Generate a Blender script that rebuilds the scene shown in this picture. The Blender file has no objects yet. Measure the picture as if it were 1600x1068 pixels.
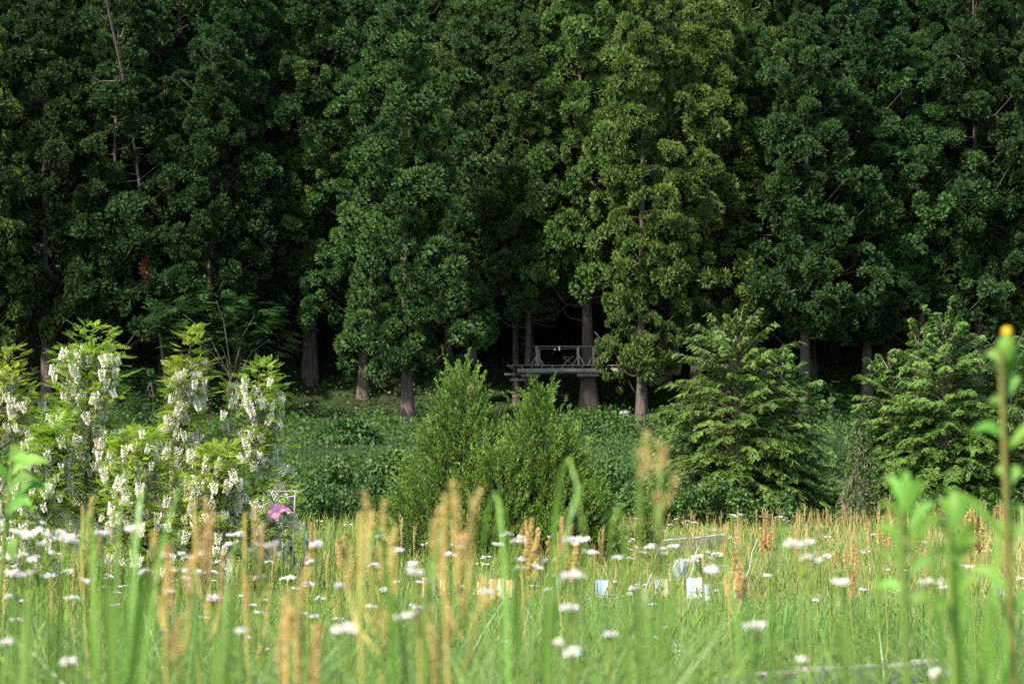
import bpy, math
import numpy as np

rng = np.random.default_rng(11)
U = lambda a, b, n=None: rng.uniform(a, b, n)
scene = bpy.context.scene
COL = scene.collection

# ------------------------------------------------------------------ camera, sky, sun, exposure
CAM_Z, HORIZON, FPX = 1.5, 740.0, 85.0 / 36.0 * 1600.0
cam_data = bpy.data.cameras.new('camera')
cam_data.lens, cam_data.sensor_width = 85.0, 36.0
cam_data.clip_start, cam_data.clip_end = 0.1, 4000.0
cam_data.dof.use_dof = True
cam_data.dof.focus_distance = 75.0
cam_data.dof.aperture_fstop = 8.5
cam_data.dof.aperture_blades = 0
cam = bpy.data.objects.new('camera', cam_data)
COL.objects.link(cam)
cam.location = (0, 0, CAM_Z)
cam.rotation_euler = (math.radians(90) + math.atan((HORIZON - 534) / FPX), 0, 0)
scene.camera = cam

SUN_EL, SUN_AZ = math.radians(47), math.radians(-134)     # azimuth clockwise from +Y
sd = np.array([math.sin(SUN_AZ) * math.cos(SUN_EL), math.cos(SUN_AZ) * math.cos(SUN_EL), math.sin(SUN_EL)])
world = bpy.data.worlds.new('World')
scene.world = world
world.use_nodes = True
wn = world.node_tree
bg = wn.nodes['Background']
sky = wn.nodes.new('ShaderNodeTexSky')
sky.sky_type = 'NISHITA'
sky.sun_disc = False
sky.sun_elevation, sky.sun_rotation = SUN_EL, SUN_AZ
sky.altitude, sky.dust_density = 200, 1.5
wn.links.new(sky.outputs[0], bg.inputs[0])
bg.inputs[1].default_value = 0.11
sun_data = bpy.data.lights.new('sun', 'SUN')
sun_data.energy, sun_data.angle, sun_data.color = 3.8, math.radians(2.5), (1.0, 0.93, 0.80)
sun = bpy.data.objects.new('sun', sun_data)
COL.objects.link(sun)
from mathutils import Vector
sun.rotation_euler = Vector((-sd[0], -sd[1], -sd[2])).to_track_quat('-Z', 'Y').to_euler()
sun.location = (-40, -40, 60)
scene.view_settings.view_transform = 'Standard'
scene.view_settings.look = 'None'
scene.view_settings.gamma = 1.0
scene.view_settings.use_curve_mapping = False
scene.view_settings.exposure = 1.75
scene.render.engine = 'CYCLES'
cy = scene.cycles
cy.max_bounces, cy.diffuse_bounces, cy.glossy_bounces, cy.transmission_bounces, cy.transparent_max_bounces = 5, 3, 2, 3, 4
cy.use_denoising = False
cy.caustics_reflective = cy.caustics_refractive = False

# ------------------------------------------------------------------ helpers
def PX(px, d): return (px - 800.0) / FPX * d
def PZ(py, d): return CAM_Z + (HORIZON - py) / FPX * d
def nrm(v): return v / np.maximum(np.linalg.norm(v, axis=-1, keepdims=True), 1e-9)
def unit(n): return nrm(rng.normal(size=(n, 3)))
UP = np.array([0.0, 0.0, 1.0])

_N = rng.uniform(0, 1, (64, 64))
def vnoise(x, y):
    x = np.asarray(x, float); y = np.asarray(y, float)
    xi, yi = np.floor(x).astype(int), np.floor(y).astype(int)
    fx, fy = x - xi, y - yi
    fx, fy = fx * fx * (3 - 2 * fx), fy * fy * (3 - 2 * fy)
    g = lambda a, b: _N[a % 64, b % 64]
    return (g(xi, yi) * (1 - fx) + g(xi + 1, yi) * fx) * (1 - fy) + (g(xi, yi + 1) * (1 - fx) + g(xi + 1, yi + 1) * fx) * fy

def ground_z(x, y):
    x = np.asarray(x, float); y = np.asarray(y, float)
    z = np.interp(y, [-400, -2, 5, 10, 16, 45, 62, 100, 128, 140, 147, 200, 300, 420, 1400],
                  [0.3, 0.35, 0.35, 0.12, 0, 0.05, 0.15, 2.1, 3.5, 4.65, 7.6, 33, 70, 78, 78])
    near = np.clip((y - 20) / 20, 0, 1)
    mound = 0.45 * np.exp(-((x - 7.0) / 3.2) ** 2) * np.exp(-((y - 42) / 6.0) ** 2)
    z = z + near * 0.12 * (vnoise(x * 0.25 + 7, y * 0.25) - 0.5) + mound
    far = np.clip((y - 66) / 40, 0, 1)
    z = z + far * 0.9 * (vnoise(x * 0.09 + 3, y * 0.09 + 5) - 0.5)
    return z
def GZ(x, y): return float(ground_z(x, y))

class MB:
    def __init__(self): self.v, self.f, self.t, self.n = [], [], [], 0
    def add(self, v, f, t=0.5):
        v = np.asarray(v, np.float32).reshape(-1, 3); f = np.asarray(f, np.int64)
        if not len(v): return
        self.v.append(v); self.f.append(f + self.n)
        self.t.append(np.broadcast_to(np.asarray(t, np.float32).reshape(-1) if np.ndim(t) else np.float32(t), (len(v),)))
        self.n += len(v)
    def mesh(self, name, mat, smooth=False):
        me = bpy.data.meshes.new(name)
        v = np.concatenate(self.v).astype(np.float32)
        me.vertices.add(len(v)); me.vertices.foreach_set('co', v.ravel())
        idx = np.concatenate([a.ravel() for a in self.f]).astype(np.int32)
        sizes = np.concatenate([np.full(len(a), a.shape[1]) for a in self.f])
        starts = np.concatenate([[0], np.cumsum(sizes)[:-1]]).astype(np.int32)
        me.loops.add(len(idx)); me.loops.foreach_set('vertex_index', idx)
        me.polygons.add(len(sizes)); me.polygons.foreach_set('loop_start', starts)
        if smooth: me.polygons.foreach_set('use_smooth', np.ones(len(sizes), bool))
        a = me.attributes.new('tint', 'FLOAT', 'POINT')
        a.data.foreach_set('value', np.concatenate(self.t).astype(np.float32))
        me.update(calc_edges=True)
        if mat is not None: me.materials.append(mat)
        return me
    def build(self, name, mat, parent=None, smooth=False):
        return put(name, self.mesh(name, mat, smooth), parent)

def put(name, data, parent=None, loc=None, rz=0.0, sc=None, mat=None):
    o = bpy.data.objects.new(name, data)
    COL.objects.link(o)
    if parent is not None: o.parent = parent
    if loc is not None: o.location = [float(c) for c in loc]
    if rz: o.rotation_euler = (0, 0, float(rz))
    if sc is not None: o.scale = sc if np.ndim(sc) else (float(sc),) * 3
    if mat is not None:
        o.material_slots[0].link = 'OBJECT'; o.material_slots[0].material = mat
    return o
def tag(o, label=None, cat=None, group=None, kind=None):
    for k, v in (('label', label), ('category', cat), ('group', group), ('kind', kind)):
        if v: o[k] = v
    return o
def thing(name, loc, label, cat, group=None, rz=0.0, sc=None):
    return tag(put(name, None, None, loc, rz, sc), label, cat, group)

ONES = 'zero first second third fourth fifth sixth seventh eighth ninth tenth eleventh twelfth thirteenth fourteenth fifteenth sixteenth seventeenth eighteenth nineteenth'.split()
TENS = {2: 'twent', 3: 'thirt', 4: 'fort', 5: 'fift', 6: 'sixt', 7: 'sevent', 8: 'eight', 9: 'ninet'}
def nth(n):
    if n >= 100: return ('one', 'two')[n // 100 - 1] + (' hundredth' if n % 100 == 0 else ' hundred and ' + nth(n % 100))
    if n < 20: return ONES[n]
    t, u = divmod(n, 10)
    return TENS[t] + ('ieth' if u == 0 else 'y-' + ONES[u])

def leaves(mb, P, A, B, L, W, t, wide=0.42, tip=0.0):
    n = len(P); L = np.broadcast_to(L, (n,))[:, None]; W = np.broadcast_to(W, (n,))[:, None]
    t = np.broadcast_to(t, (n,))
    v = np.stack([P, P + A * L * wide + B * W / 2, P + A * L, P + A * L * wide - B * W / 2], 1)
    tt = np.stack([t, t, t + tip, t], 1)
    mb.add(v.reshape(-1, 3), np.arange(n * 4).reshape(n, 4), tt.ravel())
def spikes(mb, P, A, B, L, W, t, tip=0.25):
    n = len(P); L = np.broadcast_to(L, (n,))[:, None]; W = np.broadcast_to(W, (n,))[:, None]
    t = np.broadcast_to(t, (n,))
    v = np.stack([P + B * W / 2, P + A * L, P - B * W / 2], 1)
    mb.add(v.reshape(-1, 3), np.arange(n * 3).reshape(n, 3), np.stack([t, t + tip, t], 1).ravel())
def ribbons(mb, P, az, L, W, lean, t, segs=4, droop=0.35, t_tip=0.15, power=0.7, twist=None):
    n = len(P)
    L = np.broadcast_to(L, (n,)); W = np.broadcast_to(W, (n,)); lean = np.broadcast_to(lean, (n,)); t = np.broadcast_to(t, (n,))
    h = np.stack([np.cos(az), np.sin(az), np.zeros(n)], 1)
    face = az + (U(-1.2, 1.2, n) if twist is None else twist)
    side = np.stack([-np.sin(face), np.cos(face), np.zeros(n)], 1)
    V, T = [], []
    for k in range(segs + 1):
        s = k / segs
        c = P + h * (L * (lean * s ** 2 + 0.08 * s))[:, None] + UP * (L * (s - droop * lean * s ** 3))[:, None]
        w = (W * (1 - s) ** power * (0.7 + 0.3 * min(1, s * 4)) / 2)[:, None]
        V += [c - side * w, c + side * w]; T += [t + t_tip * s] * 2
    m = 2 * (segs + 1)
    base = (np.arange(n) * m)[:, None]
    q = np.concatenate([base + np.array([2 * k, 2 * k + 1, 2 * k + 3, 2 * k + 2]) for k in range(segs)], 0)
    mb.add(np.stack(V, 1).reshape(-1, 3), q, np.stack(T, 1).ravel())
def tube(mb, pts, rad, sides=6, t=0.5, cap=False):
    pts = np.asarray(pts, float); k = len(pts); rad = np.broadcast_to(rad, (k,))
    d = nrm(np.gradient(pts, axis=0))
    ref = np.where(np.abs(d[:, 2:3]) > 0.9, np.array([[1.0, 0, 0]]), np.array([[0, 0, 1.0]]))
    a = nrm(np.cross(d, ref)); b = np.cross(d, a)
    th = np.arange(sides) * 2 * np.pi / sides
    v = pts[:, None] + rad[:, None, None] * (np.cos(th)[None, :, None] * a[:, None] + np.sin(th)[None, :, None] * b[:, None])
    i = np.arange(sides); j = (i + 1) % sides
    f = np.concatenate([np.stack([r * sides + i, r * sides + j, (r + 1) * sides + j, (r + 1) * sides + i], 1) for r in range(k - 1)])
    mb.add(v.reshape(-1, 3), f, t)
    if cap:
        mb.add(v[0], [list(range(sides))[::-1]], t); mb.add(v[-1], [list(range(sides))], t)
def tubes3(mb, A, Bm, C, r0, r1, t=0.5):
    """n three-sided bent twigs at once"""
    n = len(A); d = nrm(C - A)
    a = nrm(np.cross(d, np.array([0.3, 0.5, 0.8]))); b = np.cross(d, a)
    V = []
    for p, r in ((A, r0), (Bm, (r0 + r1) / 2), (C, r1)):
        r = np.broadcast_to(r, (n,))[:, None]
        for th in (0, 2.094, 4.189): V.append(p + r * (math.cos(th) * a + math.sin(th) * b))
    base = (np.arange(n) * 9)[:, None]
    q = np.concatenate([base + np.array([3 * k + i, 3 * k + (i + 1) % 3, 3 * k + 3 + (i + 1) % 3, 3 * k + 3 + i]) for k in (0, 1) for i in range(3)], 0)
    mb.add(np.stack(V, 1).reshape(-1, 3), q, t)
def box(mb, x0, x1, y0, y1, z0, z1, j=0.0, t=0.5):
    v = np.array([[x, y, z] for z in (z0, z1) for y in (y0, y1) for x in (x0, x1)], float)
    if j: v = v + rng.uniform(-j, j, v.shape)
    mb.add(v, [[0, 2, 3, 1], [4, 5, 7, 6], [0, 1, 5, 4], [2, 6, 7, 3], [0, 4, 6, 2], [1, 3, 7, 5]], t)
def log_between(mb, a, b, r, sides=8, t=0.5, wob=0.0):
    a, b = np.array(a, float), np.array(b, float)
    s = np.linspace(0, 1, 7)[:, None]
    p = a + (b - a) * s
    if wob: p = p + rng.uniform(-wob, wob, p.shape) * np.sin(np.pi * s)
    tube(mb, p, r * U(0.93, 1.07, 7), sides, t, cap=True)

# ------------------------------------------------------------------ materials
def new_mat(name):
    m = bpy.data.materials.new(name); m.use_nodes = True
    nt = m.node_tree; nt.nodes.clear()
    out = nt.nodes.new('ShaderNodeOutputMaterial')
    return m, nt, out
def foliage(name, c0, c1, trans=0.3, rough=0.55, spec=0.25, vary=0.18, hue=0.015):
    m, nt, out = new_mat(name); N, L = nt.nodes.new, nt.links.new
    at = N('ShaderNodeAttribute'); at.attribute_name = 'tint'
    mix = N('ShaderNodeMix'); mix.data_type = 'RGBA'
    mix.inputs[6].default_value, mix.inputs[7].default_value = (*c0, 1), (*c1, 1)
    L(at.outputs['Fac'], mix.inputs[0])
    oi = N('ShaderNodeObjectInfo')
    mr = N('ShaderNodeMapRange'); mr.inputs[3].default_value, mr.inputs[4].default_value = 1 - vary, 1 + vary
    L(oi.outputs['Random'], mr.inputs[0])
    mu = N('ShaderNodeMath'); mu.operation = 'MULTIPLY'; mu.inputs[1].default_value = 7.31
    fr = N('ShaderNodeMath'); fr.operation = 'FRACT'
    L(oi.outputs['Random'], mu.inputs[0]); L(mu.outputs[0], fr.inputs[0])
    mh = N('ShaderNodeMapRange'); mh.inputs[3].default_value, mh.inputs[4].default_value = 0.5 - hue, 0.5 + hue
    L(fr.outputs[0], mh.inputs[0])
    hsv = N('ShaderNodeHueSaturation')
    L(mix.outputs[2], hsv.inputs['Color']); L(mr.outputs[0], hsv.inputs['Value']); L(mh.outputs[0], hsv.inputs['Hue'])
    pb = N('ShaderNodeBsdfPrincipled'); pb.inputs['Roughness'].default_value = rough
    pb.inputs['Specular IOR Level'].default_value = spec
    L(hsv.outputs[0], pb.inputs['Base Color'])
    tr = N('ShaderNodeBsdfTranslucent'); L(hsv.outputs[0], tr.inputs[0])
    mx = N('ShaderNodeMixShader'); mx.inputs[0].default_value = trans
    L(pb.outputs[0], mx.inputs[1]); L(tr.outputs[0], mx.inputs[2]); L(mx.outputs[0], out.inputs[0])
    return m
def rough_mat(name, c0, c1, scale=(1, 1, 1), nscale=6.0, rough=0.85, bump=0.4, detail=6.0, vary=0.12, dist=0.02):
    m, nt, out = new_mat(name); N, L = nt.nodes.new, nt.links.new
    tc = N('ShaderNodeTexCoord'); mp = N('ShaderNodeMapping'); mp.inputs['Scale'].default_value = scale
    L(tc.outputs['Object'], mp.inputs[0])
    no = N('ShaderNodeTexNoise'); no.inputs['Scale'].default_value = nscale; no.inputs['Detail'].default_value = detail
    no.inputs['Roughness'].default_value = 0.65
    L(mp.outputs[0], no.inputs['Vector'])
    cr = N('ShaderNodeValToRGB')
    cr.color_ramp.elements[0].position, cr.color_ramp.elements[1].position = 0.32, 0.68
    cr.color_ramp.elements[0].color, cr.color_ramp.elements[1].color = (*c0, 1), (*c1, 1)
    L(no.outputs['Fac'], cr.inputs[0])
    oi = N('ShaderNodeObjectInfo')
    mr = N('ShaderNodeMapRange'); mr.inputs[3].default_value, mr.inputs[4].default_value = 1 - vary, 1 + vary
    L(oi.outputs['Random'], mr.inputs[0])
    hsv = N('ShaderNodeHueSaturation'); L(cr.outputs[0], hsv.inputs['Color']); L(mr.outputs[0], hsv.inputs['Value'])
    bp = N('ShaderNodeBump'); bp.inputs['Strength'].default_value = bump; bp.inputs['Distance'].default_value = dist
    L(no.outputs['Fac'], bp.inputs['Height'])
    pb = N('ShaderNodeBsdfPrincipled'); pb.inputs['Roughness'].default_value = rough
    pb.inputs['Specular IOR Level'].default_value = 0.2
    L(hsv.outputs[0], pb.inputs['Base Color']); L(bp.outputs[0], pb.inputs['Normal']); L(pb.outputs[0], out.inputs[0])
    return m

M = {}
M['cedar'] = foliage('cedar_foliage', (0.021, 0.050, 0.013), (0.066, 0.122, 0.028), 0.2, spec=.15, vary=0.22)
M['cedar_warm_lit'] = foliage('cedar_foliage_warm_lit', (0.028, 0.058, 0.013), (0.112, 0.165, 0.032), 0.22, spec=.15, vary=0.2)  # light on the central trees put into leaf colour, plus some hue variation
M['cedar_cool_shade'] = foliage('cedar_foliage_cool_shade', (0.015, 0.036, 0.010), (0.042, 0.085, 0.022), 0.2, spec=.15, vary=0.22)  # darker leaf colour paints shade onto the outer trees, plus some hue variation
M['bark'] = rough_mat('cedar_bark', (0.028, 0.021, 0.017), (0.130, 0.100, 0.085), (1, 1, 0.07), 11.0, bump=1.0, dist=0.04)
M['boughbark'] = rough_mat('bough_bark', (0.05, 0.038, 0.03), (0.13, 0.105, 0.085), nscale=8)
M['twig'] = rough_mat('bare_twig', (0.12, 0.095, 0.075), (0.26, 0.22, 0.18), nscale=8)
M['darktwig'] = rough_mat('dark_twig', (0.03, 0.022, 0.016), (0.07, 0.05, 0.035), nscale=8)
M['greybark'] = rough_mat('grey_bark', (0.16, 0.14, 0.12), (0.33, 0.30, 0.27), (1, 1, 0.3), 12)
M['wood'] = rough_mat('weathered_wood', (0.12, 0.105, 0.086), (0.27, 0.244, 0.206), (0.25, 3, 3), 7.0, bump=0.5)
M['post'] = rough_mat('peeled_log', (0.145, 0.128, 0.104), (0.30, 0.268, 0.222), (2, 2, 0.3), 7.0, bump=0.4)
M['locust_leaf'] = foliage('locust_leaf', (0.15, 0.235, 0.02), (0.31, 0.41, 0.05), 0.5, vary=0.1)
M['blossom'] = foliage('locust_blossom', (0.68, 0.64, 0.52), (0.88, 0.86, 0.77), 0.45, vary=0.05, hue=0.005)
M['juniper'] = foliage('juniper_foliage', (0.042, 0.082, 0.012), (0.165, 0.235, 0.034), 0.2, vary=0.1)
M['cypress'] = foliage('cypress_foliage', (0.055, 0.105, 0.017), (0.140, 0.225, 0.042), 0.3, vary=0.14)
M['broad'] = foliage('broad_leaf', (0.035, 0.075, 0.014), (0.075, 0.145, 0.030), 0.3, vary=0.2)
M['dark_broad'] = foliage('understory_leaf', (0.018, 0.050, 0.012), (0.036, 0.098, 0.022), 0.28, vary=0.15)
M['slope'] = foliage('slope_leaf', (0.022, 0.052, 0.010), (0.080, 0.140, 0.026), 0.28)
M['grass'] = foliage('meadow_grass', (0.055, 0.125, 0.016), (0.185, 0.275, 0.052), 0.35)
M['drygrass'] = foliage('dry_grass', (0.17, 0.16, 0.05), (0.36, 0.31, 0.12), 0.3)
M['lushgrass'] = foliage('lush_grass', (0.040, 0.125, 0.022), (0.115, 0.25, 0.045), 0.38)
M['blade'] = foliage('foreground_blade', (0.048, 0.115, 0.012), (0.19, 0.335, 0.055), 0.42, rough=.4, spec=.45)
M['weed'] = foliage('weed_leaf', (0.080, 0.19, 0.020), (0.15, 0.31, 0.05), 0.4)
M['stem'] = foliage('green_stem', (0.10, 0.17, 0.025), (0.19, 0.26, 0.05), 0.15)
M['brownstem'] = foliage('brown_green_stem', (0.13, 0.12, 0.03), (0.17, 0.18, 0.04), 0.1)
M['ochrestem'] = foliage('ochre_stem', (0.32, 0.22, 0.06), (0.36, 0.33, 0.09), 0.1)
M['sorrel'] = foliage('sorrel_seed', (0.50, 0.30, 0.12), (0.68, 0.54, 0.24), 0.4, vary=0.15, hue=0.02)
M['rust'] = foliage('rusty_seed', (0.30, 0.14, 0.06), (0.46, 0.30, 0.12), 0.3)
M['petal'] = foliage('white_petal', (0.66, 0.58, 0.64), (0.85, 0.82, 0.83), 0.35, vary=0.05, hue=0.01)
M['yolk'] = foliage('yellow_disc', (0.55, 0.40, 0.06), (0.70, 0.52, 0.10), 0.1)
M['bud'] = foliage('orange_bud', (0.60, 0.30, 0.01), (0.70, 0.38, 0.02), 0.2)
M['stone'] = rough_mat('field_stone', (0.13, 0.125, 0.115), (0.30, 0.285, 0.26), nscale=5, bump=0.7)
M['kerb'] = rough_mat('kerb_stone', (0.11, 0.095, 0.085), (0.24, 0.21, 0.19), nscale=14, bump=0.6)
M['pipe'] = rough_mat('pale_pipe', (0.25, 0.26, 0.27), (0.36, 0.37, 0.38), nscale=3, rough=0.45, bump=0.05)
M['netting'] = rough_mat('grey_netting', (0.06, 0.06, 0.06), (0.14, 0.14, 0.135), nscale=3)
M['rope'] = rough_mat('pale_rope', (0.24, 0.24, 0.25), (0.36, 0.36, 0.38), nscale=30)
M['glassbulb'] = rough_mat('white_bulb', (0.78, 0.78, 0.76), (0.86, 0.86, 0.85), nscale=3, rough=0.3, bump=0)
M['pink'] = rough_mat('pink_cloth', (0.58, 0.16, 0.26), (0.80, 0.40, 0.50), nscale=22, rough=0.8, bump=0.2)
M['deadleaf'] = foliage('dead_cedar_leaf', (0.06, 0.028, 0.012), (0.12, 0.055, 0.022), 0.15)

def film(name, base, stripe, nstripe):
    m, nt, out = new_mat(name); N, L = nt.nodes.new, nt.links.new
    tc = N('ShaderNodeTexCoord'); mp = N('ShaderNodeMapping'); mp.inputs['Scale'].default_value = (nstripe, nstripe, 1.5)
    L(tc.outputs['Object'], mp.inputs[0])
    no = N('ShaderNodeTexNoise'); no.inputs['Scale'].default_value = 3.0; no.inputs['Detail'].default_value = 2
    L(mp.outputs[0], no.inputs[0])
    cr = N('ShaderNodeValToRGB'); cr.color_ramp.elements[0].position, cr.color_ramp.elements[1].position = 0.44, 0.56
    cr.color_ramp.elements[0].color, cr.color_ramp.elements[1].color = (*stripe, 1), (*base, 1)
    L(no.outputs['Fac'], cr.inputs[0])
    pb = N('ShaderNodeBsdfPrincipled'); pb.inputs['Roughness'].default_value = 0.4
    L(cr.outputs[0], pb.inputs['Base Color'])
    tr = N('ShaderNodeBsdfTranslucent'); L(cr.outputs[0], tr.inputs[0])
    mx = N('ShaderNodeMixShader'); mx.inputs[0].default_value = 0.35
    L(pb.outputs[0], mx.inputs[1]); L(tr.outputs[0], mx.inputs[2]); L(mx.outputs[0], out.inputs[0])
    return m
M['film_yellow'] = film('striped_yellow_film', (0.70, 0.64, 0.48), (0.56, 0.33, 0.07), 12)
M['film_white'] = film('white_film', (0.62, 0.64, 0.66), (0.46, 0.49, 0.54), 3)
M['film_blue'] = film('pale_blue_film', (0.48, 0.56, 0.61), (0.32, 0.45, 0.53), 6)
M['film_cream'] = film('cream_film', (0.74, 0.72, 0.52), (0.60, 0.58, 0.36), 4)

def ground_mat():
    m, nt, out = new_mat('ground_soil_and_turf'); N, L = nt.nodes.new, nt.links.new
    ge = N('ShaderNodeNewGeometry'); sp = N('ShaderNodeSeparateXYZ'); L(ge.outputs['Position'], sp.inputs[0])
    n1 = N('ShaderNodeTexNoise'); n1.inputs['Scale'].default_value = 0.35; n1.inputs['Detail'].default_value = 5; L(ge.outputs['Position'], n1.inputs[0])
    n2 = N('ShaderNodeTexNoise'); n2.inputs['Scale'].default_value = 9; n2.inputs['Detail'].default_value = 6; L(ge.outputs['Position'], n2.inputs[0])
    def mix(fac, a, b):
        x = N('ShaderNodeMix'); x.data_type = 'RGBA'
        for s, v in ((6, a), (7, b)):
            if isinstance(v, tuple): x.inputs[s].default_value = (*v, 1)
            else: L(v, x.inputs[s])
        L(fac, x.inputs[0]); return x.outputs[2]
    def ramp(src, a, b):
        r = N('ShaderNodeMapRange'); r.inputs[1].default_value, r.inputs[2].default_value = a, b; L(src, r.inputs[0]); return r.outputs[0]
    turf = mix(ramp(n1.outputs['Fac'], 0.40, 0.62), (0.080, 0.125, 0.028), (0.17, 0.150, 0.060))
    turf = mix(ramp(n2.outputs['Fac'], 0.3, 0.75), turf, (0.105, 0.155, 0.038))
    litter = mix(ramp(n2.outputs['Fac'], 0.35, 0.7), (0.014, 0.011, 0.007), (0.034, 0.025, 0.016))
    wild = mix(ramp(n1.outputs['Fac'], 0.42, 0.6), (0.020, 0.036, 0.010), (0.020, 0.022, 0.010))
    wob = N('ShaderNodeMath'); wob.operation = 'MULTIPLY_ADD'; wob.inputs[1].default_value = 14
    L(n1.outputs['Fac'], wob.inputs[0]); L(sp.outputs[1], wob.inputs[2])
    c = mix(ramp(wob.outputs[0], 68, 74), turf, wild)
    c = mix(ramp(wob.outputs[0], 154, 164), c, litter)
    pb = N('ShaderNodeBsdfPrincipled'); pb.inputs['Roughness'].default_value = 0.95; pb.inputs['Specular IOR Level'].default_value = 0.1
    bp = N('ShaderNodeBump'); bp.inputs['Strength'].default_value = 0.7; bp.inputs['Distance'].default_value = 0.05
    L(n2.outputs['Fac'], bp.inputs['Height']); L(bp.outputs[0], pb.inputs['Normal'])
    L(c, pb.inputs['Base Color']); L(pb.outputs[0], out.inputs[0])
    return m

# ------------------------------------------------------------------ ground
gx = np.unique(np.concatenate([np.linspace(-900, -60, 15), np.linspace(-60, 60, 121), np.linspace(60, 900, 15)]))
gy = np.unique(np.concatenate([np.linspace(-400, 0, 9), np.linspace(0, 70, 141), np.linspace(70, 220, 101), np.linspace(220, 1400, 20)]))
XX, YY = np.meshgrid(gx, gy)
mb = MB()
nx, ny = len(gx), len(gy)
ii = (np.arange(ny - 1)[:, None] * nx + np.arange(nx - 1)[None]).ravel()
mb.add(np.stack([XX, YY, ground_z(XX, YY)], -1).reshape(-1, 3), np.stack([ii, ii + 1, ii + nx + 1, ii + nx], 1))
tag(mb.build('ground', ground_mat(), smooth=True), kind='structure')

# ------------------------------------------------------------------ cedar forest
def cedar_trunk(H, r, flare, mat, flute=0.07):
    mb = MB(); sides = 18
    s = np.concatenate([np.linspace(0, 0.14, 9), np.linspace(0.2, .94, 9)])
    z = s * H
    rad = r * (1 - 0.95 * s ** .8) + r * flare * np.exp(-z / (0.9 + 0.5 * flare))
    th = np.arange(sides) * 2 * np.pi / sides
    ph = U(0, 6.28, 4)
    ridge = 0.45 * np.sin(5 * th + ph[0]) + 0.35 * np.sin(9 * th + ph[1]) + 0.3 * np.sin(3 * th + ph[2])
    amp = flute + 0.16 * flare * np.exp(-z / 0.7)
    R = rad[:, None] * (1 + amp[:, None] * ridge[None])
    bend = 0.10 * np.sin(z / H * 4 + ph[3])
    zz = np.where(np.arange(len(z)) == 0, -0.5, z)
    v = np.stack([R * np.cos(th) + bend[:, None], R * np.sin(th), np.broadcast_to(zz[:, None], R.shape)], -1)
    i = np.arange(sides); j = (i + 1) % sides
    f = np.concatenate([np.stack([k * sides + i, k * sides + j, (k + 1) * sides + j, (k + 1) * sides + i], 1) for k in range(len(z) - 1)])
    mb.add(v.reshape(-1, 3), f)
    return mb.mesh('trunk', mat, True)

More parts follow.
